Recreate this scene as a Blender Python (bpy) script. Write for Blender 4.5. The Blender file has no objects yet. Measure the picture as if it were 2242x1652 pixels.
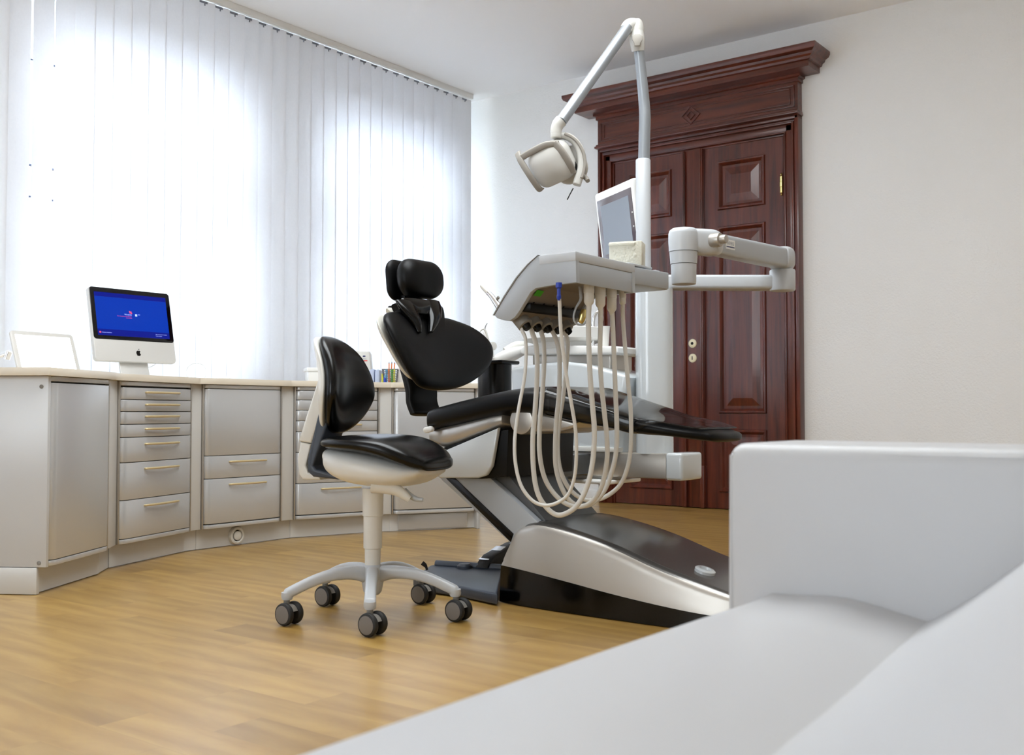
import bpy, bmesh, math, random
from mathutils import Vector, Matrix
random.seed(7)
V = Vector
D = bpy.data
SC = bpy.context.scene
COL = SC.collection
rad = math.radians

# ------------------------------------------------------------------ camera
EYE = 0.68
YAW = rad(37.06)
FP = 2287.0
PITCH = math.atan(74 / FP)
FW = V((-math.sin(YAW), math.cos(YAW), 0))
RT = V((math.cos(YAW), math.sin(YAW), 0))
ZU = V((0, 0, 1))
CF = FW * math.cos(PITCH) + ZU * math.sin(PITCH)
CU = ZU * math.cos(PITCH) - FW * math.sin(PITCH)
CO = V((0, 0, EYE))
cam_d = D.cameras.new('camera')
cam_d.sensor_width = 36.0
cam_d.lens = FP / 2242 * 36.0
cam_d.clip_start = 0.02
cam_d.dof.use_dof = True; cam_d.dof.focus_distance = 4.0; cam_d.dof.aperture_fstop = 6.3
cam = D.objects.new('camera', cam_d)
cam.matrix_world = Matrix(((RT.x, CU.x, -CF.x, 0), (RT.y, CU.y, -CF.y, 0), (RT.z, CU.z, -CF.z, EYE), (0, 0, 0, 1)))
COL.objects.link(cam)
SC.camera = cam

def ray(px, py): return CF + RT * ((px - 1121) / FP) + CU * ((826 - py) / FP)
def on(px, py, P, N):                      # where the sight line meets a real plane
    d = ray(px, py); return CO + d * ((V(P) - CO).dot(V(N)) / d.dot(V(N)))
def aty(px, py, y): return on(px, py, (0, y, 0), (0, 1, 0))
def atx(px, py, x): return on(px, py, (x, 0, 0), (1, 0, 0))
def atz(px, py, z): return on(px, py, (0, 0, z), (0, 0, 1))
def atv(px, py, v): return on(px, py, FW * v, FW)

# --------------------------------------------------------------- materials
def lin(c):
    return tuple((x / 12.92 if x <= .04045 else ((x + .055) / 1.055) ** 2.4) for x in c)
def S(n, **kw):
    for k, v in kw.items():
        if k in n.inputs: n.inputs[k].default_value = v
def mat(name, c, rough=.5, metal=0., coat=0., spec=.5, bump=None, emit=None, sss=0, var=0., coat_r=.05):
    m = D.materials.new(name); m.use_nodes = True
    nt = m.node_tree; b = nt.nodes['Principled BSDF']
    col = lin(c) + (1,)
    S(b, **{'Base Color': col, 'Roughness': rough, 'Metallic': metal, 'Coat Weight': coat, 'Coat Roughness': coat_r,
            'Specular IOR Level': spec})
    if emit: S(b, **{'Emission Color': lin(emit[0]) + (1,), 'Emission Strength': emit[1]})
    if bump or var:
        tc = nt.nodes.new('ShaderNodeTexCoord')
    if bump:
        n = nt.nodes.new('ShaderNodeTexNoise'); S(n, Scale=bump[0], Detail=3.0)
        nt.links.new(tc.outputs['Object'], n.inputs['Vector'])
        bp = nt.nodes.new('ShaderNodeBump'); S(bp, Strength=bump[1], Distance=bump[2])
        nt.links.new(n.outputs['Fac'], bp.inputs['Height'])
        nt.links.new(bp.outputs['Normal'], b.inputs['Normal'])
    if var:
        n2 = nt.nodes.new('ShaderNodeTexNoise'); S(n2, Scale=6.0, Detail=2.0)
        nt.links.new(tc.outputs['Object'], n2.inputs['Vector'])
        mx = nt.nodes.new('ShaderNodeMix'); mx.data_type = 'RGBA'
        mx.inputs['A'].default_value = col
        mx.inputs['B'].default_value = tuple(x * (1 - var) for x in col[:3]) + (1,)
        nt.links.new(n2.outputs['Fac'], mx.inputs['Factor'])
        nt.links.new(mx.outputs['Result'], b.inputs['Base Color'])
    return m

M = {}
M['wall'] = mat('woodchip_wallpaper', (.945, .945, .94), .85, bump=(95, .5, .006))
M['ceil'] = mat('ceiling_paint', (.975, .975, .98), .9)
M['base'] = mat('baseboard_paint', (.93, .93, .92), .5)
M['cab'] = mat('cabinet_lacquer', (.80, .805, .81), .27, .45, bump=(900, .03, .001))
M['cabside'] = mat('cabinet_side_lacquer', (.78, .785, .79), .3, .05)
M['cabline'] = mat('cabinet_gap', (.30, .28, .25), .6)
M['kick'] = mat('kick_plate', (.80, .795, .78), .38, .1)
M['top'] = mat('worktop_laminate', (.90, .865, .80), .35)
M['handle'] = mat('brushed_nickel', (.86, .79, .62), .3, .45)
M['steel'] = mat('steel', (.80, .80, .80), .25, 1.)
M['chrome'] = mat('chrome', (.9, .9, .9), .08, 1.)
M['silver'] = mat('silver_paint', (.74, .72, .69), .36, .75)
M['ltgrey'] = mat('light_grey_plastic', (.76, .775, .79), .32)
M['ltgrey2'] = mat('grey_plastic', (.68, .70, .72), .32)
M['midgrey'] = mat('mid_grey_plastic', (.52, .51, .49), .4)
M['gloss'] = mat('glossy_light_grey', (.80, .82, .83), .14, coat=.5)
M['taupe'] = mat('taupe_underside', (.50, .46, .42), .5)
M['black'] = mat('black_plastic', (.012, .012, .014), .45, spec=.25)
M['blackgl'] = mat('black_gloss', (.006, .006, .008), .16, spec=.35)
M['leather'] = mat('black_leather', (.004, .005, .008), .42, spec=.22, bump=(420, .05, .001))
M['leather2'] = mat('black_leather_sheen', (.004, .005, .008), .26, spec=.32, bump=(420, .03, .001))
M['rubber'] = mat('black_rubber', (.10, .10, .10), .6)
M['slate'] = mat('slate_plastic', (.23, .26, .31), .42)
M['darkgrey'] = mat('dark_grey_plastic', (.33, .34, .35), .4)
M['hoodtop'] = mat('dark_grey_hood', (.46, .45, .44), .20, .6)
M['cream'] = mat('cream_plastic', (.87, .865, .84), .32)
M['white'] = mat('white_plastic', (.93, .93, .92), .3)
M['lamp'] = mat('warm_grey_plastic', (.79, .785, .765), .38)
M['lampdk'] = mat('grey_grip_plastic', (.60, .58, .55), .45)
M['alu'] = mat('aluminium_tube', (.60, .62, .64), .33, .5)
M['hose'] = mat('silicone_hose', (.85, .845, .825), .4)
M['hub'] = mat('caster_cap', (.46, .44, .42), .5)
M['brass'] = mat('brass', (.86, .78, .52), .22, 1.)
M['ivory'] = mat('ivory_porcelain', (.93, .89, .76), .25)
M['blue'] = mat('blue_plastic', (.10, .22, .66), .35)
M['green'] = mat('green_sticker', (.25, .66, .08), .5)
M['orange'] = mat('orange_paint', (.93, .52, .22), .5)
M['red'] = mat('red_print', (.88, .20, .18), .5)
M['navy'] = mat('navy_print', (.20, .22, .40), .5)
M['greyprint'] = mat('grey_print', (.48, .50, .55), .5)
M['yellow'] = mat('yellow_plastic', (.90, .88, .25), .45)
M['cyan'] = mat('cyan_plastic', (.35, .68, .85), .45)
M['binder'] = mat('blue_grey_card', (.72, .76, .86), .5)
M['paper'] = mat('paper', (.93, .92, .90), .8)
M['mesh'] = mat('wire_mesh', (.48, .48, .50), .4, .3)
M['sofa'] = mat('white_leather', (.79, .793, .80), .42, spec=.45, bump=(140, .10, .002))
M['imac'] = mat('aluminium_case', (.86, .855, .84), .4, .15)
M['laptop'] = mat('white_polycarbonate', (.84, .83, .81), .3)
M['plaster'] = mat('dental_plaster', (.86, .85, .79), .7, bump=(130, .5, .006))
M['screen'] = mat('screen_blue', (.0, .02, .08), .3, spec=.2, emit=((.0, .21, .70), .5))
M['screenband'] = mat('screen_navy', (.0, .01, .06), .3, spec=.2, emit=((.03, .09, .55), .5))
M['screentxt'] = mat('screen_text', (.7, .75, .95), .2, emit=((.6, .68, .95), .4))
M['screenred'] = mat('screen_red', (.8, .2, .3), .2, emit=((.75, .35, .5), .4))
M['screenwhite'] = mat('screen_white', (1, 1, 1), .3, emit=((1, 1, 1), 3.0))
M['glassblk'] = mat('black_bezel_glass', (.015, .015, .03), .08)
M['lcd'] = mat('lcd_panel', (.42, .44, .47), .16, emit=((.55, .60, .66), .12))
M['bezel'] = mat('monitor_bezel', (.35, .31, .32), .15)
M['shell'] = mat('pale_shell', (.85, .84, .80), .35)
M['frame'] = mat('window_frame_paint', (.90, .91, .93), .4)
M['seal'] = mat('window_seal', (.22, .24, .32), .6)

def wood_mat(name, dark, light, scale, rough, coat, axis):
    m = D.materials.new(name); m.use_nodes = True; nt = m.node_tree; b = nt.nodes['Principled BSDF']
    tc = nt.nodes.new('ShaderNodeTexCoord'); mp = nt.nodes.new('ShaderNodeMapping')
    sc = [1, 1, 1]; sc[axis] = .06
    mp.inputs['Scale'].default_value = [s * scale for s in sc]
    nt.links.new(tc.outputs['Object'], mp.inputs['Vector'])
    n = nt.nodes.new('ShaderNodeTexNoise'); S(n, Scale=1.0, Detail=6.0, Roughness=.6, Distortion=.6)
    nt.links.new(mp.outputs['Vector'], n.inputs['Vector'])
    r = nt.nodes.new('ShaderNodeValToRGB')
    r.color_ramp.elements[0].position = .32; r.color_ramp.elements[0].color = lin(dark) + (1,)
    r.color_ramp.elements[1].position = .70; r.color_ramp.elements[1].color = lin(light) + (1,)
    nt.links.new(n.outputs['Fac'], r.inputs['Fac']); nt.links.new(r.outputs['Color'], b.inputs['Base Color'])
    S(b, Roughness=rough, **{'Coat Weight': coat, 'Coat Roughness': .12})
    return m
M['door_v'] = wood_mat('mahogany_upright_grain', (.23, .078, .045), (.42, .175, .10), 26, .3, .35, 2)
M['door_h'] = wood_mat('mahogany_level_grain', (.23, .080, .045), (.43, .185, .10), 26, .3, .35, 0)

def floor_mat():
    m = D.materials.new('oak_parquet'); m.use_nodes = True; nt = m.node_tree; b = nt.nodes['Principled BSDF']
    L = nt.links; N = nt.nodes
    tc = N.new('ShaderNodeTexCoord')
    br = N.new('ShaderNodeTexBrick'); br.offset = .37; br.offset_frequency = 2
    S(br, Scale=1.0, **{'Mortar Size': .0007, 'Mortar Smooth': .2, 'Brick Width': .62, 'Row Height': .128, 'Bias': 0.0})
    br.inputs['Color1'].default_value = (0, 0, 0, 1); br.inputs['Color2'].default_value = (1, 1, 1, 1)
    br.inputs['Mortar'].default_value = (.3, .3, .3, 1)
    L.new(tc.outputs['Object'], br.inputs['Vector'])
    # offset the grain per plank
    sep = N.new('ShaderNodeSeparateXYZ'); L.new(tc.outputs['Object'], sep.inputs[0])
    ad = N.new('ShaderNodeMath'); ad.operation = 'MULTIPLY_ADD'; ad.inputs[1].default_value = 37.0
    L.new(br.outputs['Color'], ad.inputs[0]); L.new(sep.outputs['X'], ad.inputs[2])
    cb = N.new('ShaderNodeCombineXYZ'); L.new(ad.outputs[0], cb.inputs['X']); L.new(sep.outputs['Y'], cb.inputs['Y'])
    mp = N.new('ShaderNodeMapping'); mp.inputs['Scale'].default_value = (1.1, 5, 1)
    L.new(cb.outputs[0], mp.inputs['Vector'])
    n = N.new('ShaderNodeTexNoise'); S(n, Scale=1.3, Detail=8.0, Roughness=.62, Distortion=1.4)
    L.new(mp.outputs[0], n.inputs['Vector'])
    w = N.new('ShaderNodeTexWave'); w.wave_type = 'RINGS'; S(w, Scale=.7, Distortion=9.0, Detail=3.0, **{'Detail Scale': 1.2})
    L.new(mp.outputs[0], w.inputs['Vector'])
    mixw = N.new('ShaderNodeMath'); mixw.operation = 'MULTIPLY_ADD'; mixw.inputs[1].default_value = .22
    L.new(w.outputs['Fac'], mixw.inputs[0]); L.new(n.outputs['Fac'], mixw.inputs[2])
    r = N.new('ShaderNodeValToRGB'); e = r.color_ramp.elements
    e[0].position = .28; e[0].color = lin((.60, .455, .215)) + (1,)
    e[1].position = .92; e[1].color = lin((.735, .60, .335)) + (1,)
    L.new(mixw.outputs[0], r.inputs['Fac'])
    tint = N.new('ShaderNodeValToRGB'); t = tint.color_ramp.elements
    t[0].position = 0; t[0].color = (.66, .61, .57, 1)
    t[1].position = 1; t[1].color = (1.06, 1.05, 1.03, 1)
    a = t.new(.12); a.color = (.89, .875, .855, 1)
    L.new(br.outputs['Color'], tint.inputs['Fac'])
    mx = N.new('ShaderNodeMix'); mx.data_type = 'RGBA'; mx.blend_type = 'MULTIPLY'; mx.inputs['Factor'].default_value = 1
    L.new(r.outputs['Color'], mx.inputs['A']); L.new(tint.outputs['Color'], mx.inputs['B'])
    L.new(mx.outputs['Result'], b.inputs['Base Color'])
    S(b, Roughness=.36, **{'Specular IOR Level': .5, 'Coat Weight': .4, 'Coat Roughness': .24})
    bp = N.new('ShaderNodeBump'); S(bp, Strength=.06, Distance=.002); L.new(n.outputs['Fac'], bp.inputs['Height'])
    L.new(bp.outputs['Normal'], b.inputs['Normal'])
    return m
M['floor'] = floor_mat()

def blind_mat():
    m = D.materials.new('blind_fabric'); m.use_nodes = True; nt = m.node_tree; N = nt.nodes; L = nt.links
    out = N['Material Output']; N.remove(N['Principled BSDF'])
    df = N.new('ShaderNodeBsdfDiffuse'); df.inputs['Color'].default_value = lin((.96, .96, .965)) + (1,)
    tr = N.new('ShaderNodeBsdfTranslucent')
    tc = N.new('ShaderNodeTexCoord'); mp = N.new('ShaderNodeMapping'); mp.inputs['Scale'].default_value = (400, 90, 60)
    L.new(tc.outputs['Object'], mp.inputs['Vector'])
    n = N.new('ShaderNodeTexNoise'); S(n, Scale=1.0, Detail=2.0); L.new(mp.outputs[0], n.inputs['Vector'])
    r = N.new('ShaderNodeValToRGB'); r.color_ramp.elements[0].color = lin((.87, .88, .91)) + (1,)
    r.color_ramp.elements[1].color = lin((.95, .96, .98)) + (1,)
    L.new(n.outputs['Fac'], r.inputs['Fac']); L.new(r.outputs['Color'], tr.inputs['Color'])
    mx = N.new('ShaderNodeMixShader'); mx.inputs['Fac'].default_value = .32
    L.new(df.outputs[0], mx.inputs[1]); L.new(tr.outputs[0], mx.inputs[2]); L.new(mx.outputs[0], out.inputs['Surface'])
    return m
M['blind'] = blind_mat()

def glass_mat(name, tint, gl):
    m = D.materials.new(name); m.use_nodes = True; nt = m.node_tree; N = nt.nodes; L = nt.links
    out = N['Material Output']; N.remove(N['Principled BSDF'])
    t = N.new('ShaderNodeBsdfTransparent'); t.inputs['Color'].default_value = tint + (1,)
    g = N.new('ShaderNodeBsdfGlossy'); S(g, Roughness=gl)
    fr = N.new('ShaderNodeFresnel'); S(fr, IOR=1.5)
    mx = N.new('ShaderNodeMixShader'); L.new(fr.outputs[0], mx.inputs['Fac'])
    L.new(t.outputs[0], mx.inputs[1]); L.new(g.outputs[0], mx.inputs[2]); L.new(mx.outputs[0], out.inputs['Surface'])
    return m
M['glass'] = glass_mat('window_glass', (.96, .98, .98), .02)
M['film'] = glass_mat('clear_film', (.93, .93, .93), .06)

# ------------------------------------------------------------ mesh helpers
def frame(o, ex, ey, ez):
    o, ex, ey, ez = V(o), V(ex), V(ey), V(ez)
    return Matrix(((ex.x, ey.x, ez.x, o.x), (ex.y, ey.y, ez.y, o.y), (ex.z, ey.z, ez.z, o.z), (0, 0, 0, 1)))
I4 = Matrix.Identity(4)
XZ = lambda y: Matrix(((1, 0, 0, 0), (0, 0, 1, y), (0, 1, 0, 0), (0, 0, 0, 1)))   # local x,y -> world x,z ; local z -> +y
def wm(o):
    m = Matrix.Identity(4)
    while o is not None:
        m = o.matrix_basis @ m; o = o.parent
    return m
def BM(): return bmesh.new()
def new(name, bm, mats, parent=None, sharp=38, **props):
    if parent is not None:
        bm.transform(wm(parent).inverted())
    bmesh.ops.recalc_face_normals(bm, faces=bm.faces[:])
    me = D.meshes.new(name); bm.to_mesh(me); bm.free()
    for m in (mats if isinstance(mats, (list, tuple)) else [mats]): me.materials.append(m)
    for p in me.polygons: p.use_smooth = True
    me.set_sharp_from_angle(angle=rad(sharp))
    o = D.objects.new(name, me); COL.objects.link(o); o.parent = parent
    for k, v in props.items(): o[k] = v
    return o
def thing(name, label, cat, loc=(0, 0, 0), rz=0., group=None):
    o = D.objects.new(name, None); COL.objects.link(o); o.empty_display_size = .1
    o.location = loc; o.rotation_euler = (0, 0, rz)
    o.matrix_basis = Matrix.Translation(V(loc)) @ Matrix.Rotation(rz, 4, 'Z')
    o['label'] = label; o['category'] = cat
    if group: o['group'] = group
    return o
def tag(o, label, cat, group=None):
    o['label'] = label; o['category'] = cat
    if group: o['group'] = group
    return o
def box(bm, lo, hi, bev=0., seg=2, T=I4, mi=0):
    old = set(bm.faces) if mi else None
    lo, hi = V(lo), V(hi); c = (lo + hi) / 2; s = hi - lo
    r = bmesh.ops.create_cube(bm, size=1, matrix=T @ Matrix.Translation(c) @ Matrix.Diagonal((s.x, s.y, s.z, 1)))
    if bev:
        es = list({e for v in r['verts'] for e in v.link_edges})
        bmesh.ops.bevel(bm, geom=es, offset=bev, segments=seg, profile=.5, affect='EDGES', clamp_overlap=True)
    if mi:
        for f in bm.faces:
            if f not in old: f.material_index = mi
    return bm
def prism(bm, pts, T, depth, bev=0., seg=2, mi=0):
    a = [bm.verts.new(T @ V((p[0], p[1], 0))) for p in pts]
    b = [bm.verts.new(T @ V((p[0], p[1], depth))) for p in pts]
    n = len(pts); fs = [bm.faces.new(a), bm.faces.new(b[::-1])]
    for i in range(n): fs.append(bm.faces.new((a[i], a[(i + 1) % n], b[(i + 1) % n], b[i])))
    for f in fs: f.material_index = mi
    if bev:
        es = list(set(fs[0].edges) | set(fs[1].edges))
        bmesh.ops.recalc_face_normals(bm, faces=fs)
        bmesh.ops.bevel(bm, geom=es, offset=bev, segments=seg, profile=.5, affect='EDGES', clamp_overlap=True)
    return bm
def catmull(pts, sub, closed=False):
    pts = [V(p) for p in pts]; n = len(pts); out = []
    rng = n if closed else n - 1
    for i in range(rng):
        g = lambda k: pts[k % n] if closed else pts[max(0, min(n - 1, k))]
        p0, p1, p2, p3 = g(i - 1), g(i), g(i + 1), g(i + 2)
        for s in range(sub):
            t = s / sub
            out.append(.5 * ((2 * p1) + (p2 - p0) * t + (2 * p0 - 5 * p1 + 4 * p2 - p3) * t * t + (3 * p1 - p0 - 3 * p2 + p3) * t ** 3))
    if not closed: out.append(pts[-1])
    return out
def cat2(pts, sub, closed=True):
    return [(p.x, p.y) for p in catmull([V((a, b, 0)) for a, b in pts], sub, closed)]
def loft(bm, rings, cap=True, mi=0):
    vr = [[bm.verts.new(p) for p in r] for r in rings]; n = len(vr[0]); fs = []
    for a, b in zip(vr, vr[1:]):
        for i in range(n): fs.append(bm.faces.new((a[i], a[(i + 1) % n], b[(i + 1) % n], b[i])))
    if cap: fs += [bm.faces.new(vr[0][::-1]), bm.faces.new(vr[-1])]
    for f in fs: f.material_index = mi
    return bm
def tube(bm, pts, r, seg=10, sub=6, mi=0, cap=True):
    P = catmull(pts, sub) if sub > 1 else [V(p) for p in pts]
    n = len(P)
    rs = r if isinstance(r, (list, tuple)) else [r, r]
    def rr(i):
        t = i / (n - 1) * (len(rs) - 1); k = min(int(t), len(rs) - 2); return rs[k] + (rs[k + 1] - rs[k]) * (t - k)
    tg = [(P[min(i + 1, n - 1)] - P[max(i - 1, 0)]).normalized() for i in range(n)]
    up = V((0, 0, 1)) if abs(tg[0].z) < .9 else V((1, 0, 0))
    nrm = (up - tg[0] * up.dot(tg[0])).normalized(); rings = []
    for i in range(n):
        nrm = (nrm - tg[i] * nrm.dot(tg[i])).normalized(); bn = tg[i].cross(nrm)
        rings.append([P[i] + (nrm * math.cos(2 * math.pi * k / seg) + bn * math.sin(2 * math.pi * k / seg)) * rr(i) for k in range(seg)])
    return loft(bm, rings, cap, mi)
def lathe(bm, prof, T=I4, seg=28, mi=0):
    rings = [[T @ V((max(r, 1e-4) * math.cos(2 * math.pi * k / seg), max(r, 1e-4) * math.sin(2 * math.pi * k / seg), z)) for k in range(seg)] for r, z in prof]
    return loft(bm, rings, True, mi)
def sring(C, A, B, p=2.5, n=32):
    out = []
    for k in range(n):
        a = 2 * math.pi * k / n; c, s = math.cos(a), math.sin(a)
        out.append(V(C) + V(A) * math.copysign(abs(c) ** (2 / p), c) + V(B) * math.copysign(abs(s) ** (2 / p), s))
    return out
def sloft(bm, st, p=2.5, n=32, sub=4, ends=.0, mi=0):
    """stations (C, A, B): superellipse cross sections, smoothed along their run; ends > 0 rounds both ends"""
    if sub > 1:
        Cs = catmull([s[0] for s in st], sub); As = catmull([s[1] for s in st], sub); Bs = catmull([s[2] for s in st], sub)
    else:
        Cs, As, Bs = [V(s[0]) for s in st], [V(s[1]) for s in st], [V(s[2]) for s in st]
    rings = [sring(c, a, b, p, n) for c, a, b in zip(Cs, As, Bs)]
    if ends:
        d0 = (Cs[0] - Cs[1]).normalized(); d1 = (Cs[-1] - Cs[-2]).normalized()
        pre, post = [], []
        for k in range(1, 7):
            a = k / 6 * math.pi / 2; sc = .12 + .88 * math.cos(a); off = math.sin(a) * ends
            pre.insert(0, sring(Cs[0] + d0 * off, As[0] * sc, Bs[0] * sc, p, n))
            post.append(sring(Cs[-1] + d1 * off, As[-1] * sc, Bs[-1] * sc, p, n))
        rings = pre + rings + post
    return loft(bm, rings, True, mi)
def pillow(bm, outl, T, front, back, k=5., mi=0, bend=None, c=None):
    n = len(outl); cx = sum(p[0] for p in outl) / n; cy = sum(p[1] for p in outl) / n
    if c: cx, cy = c
    ss = [1, .995, .98, .955, .92, .87, .8, .7, .57, .42, .25, .1]
    rings = []
    def ring(s, z):
        r = []
        for x, y in outl:
            X, Y = cx + (x - cx) * s, cy + (y - cy) * s
            r.append(T @ V((X, Y, z + (bend(X, Y) if bend else 0))))
        return r
    for s in ss[::-1]: rings.append(ring(s, front * (1 - s ** k) ** .5 if s < 1 else 0))
    for s in ss[1:]: rings.append(ring(s, -back * (1 - s ** k) ** .5))
    return loft(bm, rings, True, mi)
def cyl(bm, a, b, r, seg=20, mi=0, bev=0.):
    a, b = V(a), V(b); d = (b - a); L = d.length; d.normalize()
    x = d.orthogonal().normalized(); T = frame(a, x, d.cross(x), d)
    pr = [(r, 0), (r, L)] if not bev else [(r - bev, 0), (r - bev * .3, bev * .3), (r, bev), (r, L - bev), (r - bev * .3, L - bev * .3), (r - bev, L)]
    return lathe(bm, pr, T, seg, mi)
def text(txt, size, T, m, parent, name='lettering', depth=.0006, align='LEFT'):
    cu = D.curves.new(name, 'FONT'); cu.body = txt; cu.size = size; cu.extrude = depth; cu.align_x = align; cu.resolution_u = 2
    o = D.objects.new(name, cu); COL.objects.link(o)
    dg = bpy.context.evaluated_depsgraph_get(); me = D.meshes.new_from_object(o.evaluated_get(dg))
    D.objects.remove(o); D.curves.remove(cu)
    bm = BM(); bm.from_mesh(me); D.meshes.remove(me); bm.transform(T)
    return new(name, bm, m, parent)
def rrect(w, h, r, n=5, cx=0, cy=0):
    out = []
    for sx, sy, a0 in ((1, 1, 0), (-1, 1, 90), (-1, -1, 180), (1, -1, 270)):
        for k in range(n + 1):
            a = rad(a0 + 90 * k / n); out.append((cx + sx * (w / 2 - r) + r * math.cos(a), cy + sy * (h / 2 - r) + r * math.sin(a)))
    return out
SKY, DAY, CEIL_FILL, FRONT_FILL, EXPO = 1.0, 13.5, 54.0, 1.6, 1.06
# =================================================================== ROOM
WY = 6.70          # door wall
WX = -5.62         # window wall
CH = 3.262
XR, YB = 2.2, -2.6
FX0, FX1 = -3.4, -1.2     # unseen opening added in the wall behind the camera for fill light
def struct(name, bm, m, parent=None):
    o = new(name, bm, m, parent)
    if parent is None: o['kind'] = 'structure'
    return o
b = BM(); box(b, (WX - .3, YB - .2, -.1), (XR + .2, WY + .2, 0)); struct('floor', b, M['floor'])
b = BM(); box(b, (WX - .3, YB - .2, CH), (XR + .2, WY + .2, CH + .1)); struct('ceiling', b, M['ceil'])
b = BM(); box(b, (XR, YB, 0), (XR + .2, WY, CH)); struct('wall_right', b, M['wall'])
b = BM(); box(b, (WX, YB - .2, 0), (FX0, YB, CH)); box(b, (FX1, YB - .2, 0), (XR, YB, CH)); box(b, (FX0, YB - .2, 0), (FX1, YB, .8)); box(b, (FX0, YB - .2, 2.76), (FX1, YB, CH)); struct('wall_front', b, M['wall'])
# window wall: piers, lintels and parapets
WIN = [(-1.35, .05), (.45, 2.0), (2.93, 4.32), (4.97, 6.32)]
WZ0, WZ1 = .80, 2.76
b = BM(); ys = [YB]
for a, c in WIN: ys += [a, c]
ys.append(WY)
for k in range(0, len(ys), 2): box(b, (WX - .28, ys[k], 0), (WX, ys[k + 1], CH))
for a, c in WIN:
    box(b, (WX - .28, a, 0), (WX, c, WZ0)); box(b, (WX - .28, a, WZ1), (WX, c, CH))
struct('wall_left', b, M['wall'])
# door wall with the door opening
DX0, DX1 = -4.075, -2.755      # leaves
b = BM(); box(b, (WX, WY, 0), (DX0 - .02, WY + .2, CH)); box(b, (DX1 + .02, WY, 0), (XR, WY + .2, CH)); box(b, (DX0 - .02, WY, 2.56), (DX1 + .02, WY + .2, CH))
struct('wall_back', b, M['wall'])
b = BM(); box(b, (WX, WY - .018, 0), (-4.2, WY, .085), .004); box(b, (-2.62, WY - .018, 0), (XR, WY, .085), .004); struct('baseboard_back', b, M['base'])

b = BM(); box(b, (DX0 - .3, WY + .2, -.1), (DX1 + .3, WY + .26, 2.8)); struct('leak_blocker', b, M['wall'])  # unseen slab added behind the door to stop light leaking in under the leaves
# windows
def window(n, y0, y1, T=None):
    b = BM(); x = WX - .16; d = .07
    def bar(ya, yb, za, zb, xx=0): box(b, (x - d - xx, ya, za), (x + xx, yb, zb), .004)
    f = .06; tz0, tz1 = 1.91, 2.08
    bar(y0, y0 + f, WZ0, WZ1); bar(y1 - f, y1, WZ0, WZ1); bar(y0, y1, WZ0, WZ0 + .09); bar(y0, y1, WZ1 - f, WZ1); bar(y0, y1, tz0, tz1, .012)
    ym = (y0 + y1) / 2; bar(ym - .06, ym + .06, WZ0, tz0)
    w = struct('window_%d' % n, b, M['frame'])
    b = BM()
    for z in (tz0 - .012, tz1 + .002, WZ1 - f - .012): box(b, (x - .005, y0 + f, z), (x + .016, y1 - f, z + .01))
    new('seal', b, M['seal'], w)
    for ya, yb, za, zb in ((y0 + f, ym - .06, WZ0 + .09, tz0), (ym + .06, y1 - f, WZ0 + .09, tz0), (y0 + f, y1 - f, tz1, WZ1 - f)):
        b = BM(); box(b, (x - .04, ya, za), (x - .034, yb, zb)); new('pane', b, M['glass'], w)
    b = BM(); box(b, (WX - .28, y0, WZ0 - .03), (WX + .04, y1, WZ0), .006); new('sill', b, M['frame'], w)
for i, (a, c) in enumerate(WIN): window(i + 1, a, c)

# double door with casing
dr = D.objects.new('door_1', None); COL.objects.link(dr); dr['kind'] = 'structure'
FY = WY - .02      # face of the leaves
def panel(b, x0, x1, z0, z1, fy):
    """moulding ring, recess and raised field of one door panel"""
    def ring(off0, off1, ya, yb):
        a = [(x0 + off0, z0 + off0), (x1 - off0, z0 + off0), (x1 - off0, z1 - off0), (x0 + off0, z1 - off0)]
        c = [(x0 + off1, z0 + off1), (x1 - off1, z0 + off1), (x1 - off1, z1 - off1), (x0 + off1, z1 - off1)]
        va = [b.verts.new((p[0], ya, p[1])) for p in a]; vb = [b.verts.new((p[0], yb, p[1])) for p in c]
        for i in range(4): b.faces.new((va[i], va[(i + 1) % 4], vb[(i + 1) % 4], vb[i]))
        return vb
    ring(0, .006, fy + .002, fy - .014); ring(.006, .016, fy - .014, fy - .014); ring(.016, .024, fy - .014, fy - .004); ring(.024, .034, fy - .004, fy + .012)
    ring(.034, .052, fy + .012, fy + .012); ring(.052, .105, fy + .012, fy - .002)
    v = ring(.105, .108, fy - .002, fy - .002); b.faces.new(v)
ZR = [(2.085, 2.43), (.665, 1.97), (.12, .555)]
XS = [(-3.955, -3.597), (-3.238, -2.882)]
for x0, x1, (pa, pb) in ((DX0, -3.42, XS[0]), (-3.42, DX1, XS[1])):
    b = BM(); T = .04
    def bb(xa, xb, za, zb): box(b, (xa, FY, za), (xb, FY + T, zb))
    bb(x0, pa, .006, 2.535); bb(pb, x1, .006, 2.535)
    zz = [.006] + [z for p in sorted(ZR) for z in p] + [2.535]
    for k in range(0, len(zz), 2): bb(pa, pb, zz[k], zz[k + 1])
    for z0, z1 in ZR: panel(b, pa, pb, z0, z1, FY)
    lf = new('leaf', b, M['door_v'], dr, sharp=20)
    hx = x1 - .008 if x1 == DX1 else x0 + .008
    for hz in (2.205, .38):
        b = BM(); p = [(.004, -.075), (.008, -.07), (.005, -.062), (.011, -.055), (.011, -.018), (.013, -.016), (.013, .016), (.011, .018), (.011, .055), (.005, .062), (.008, .07), (.003, .078)]
        lathe(b, p, Matrix.Translation((hx, FY - .012, hz)), 12); new('hinge', b, M['brass'], lf)
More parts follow.
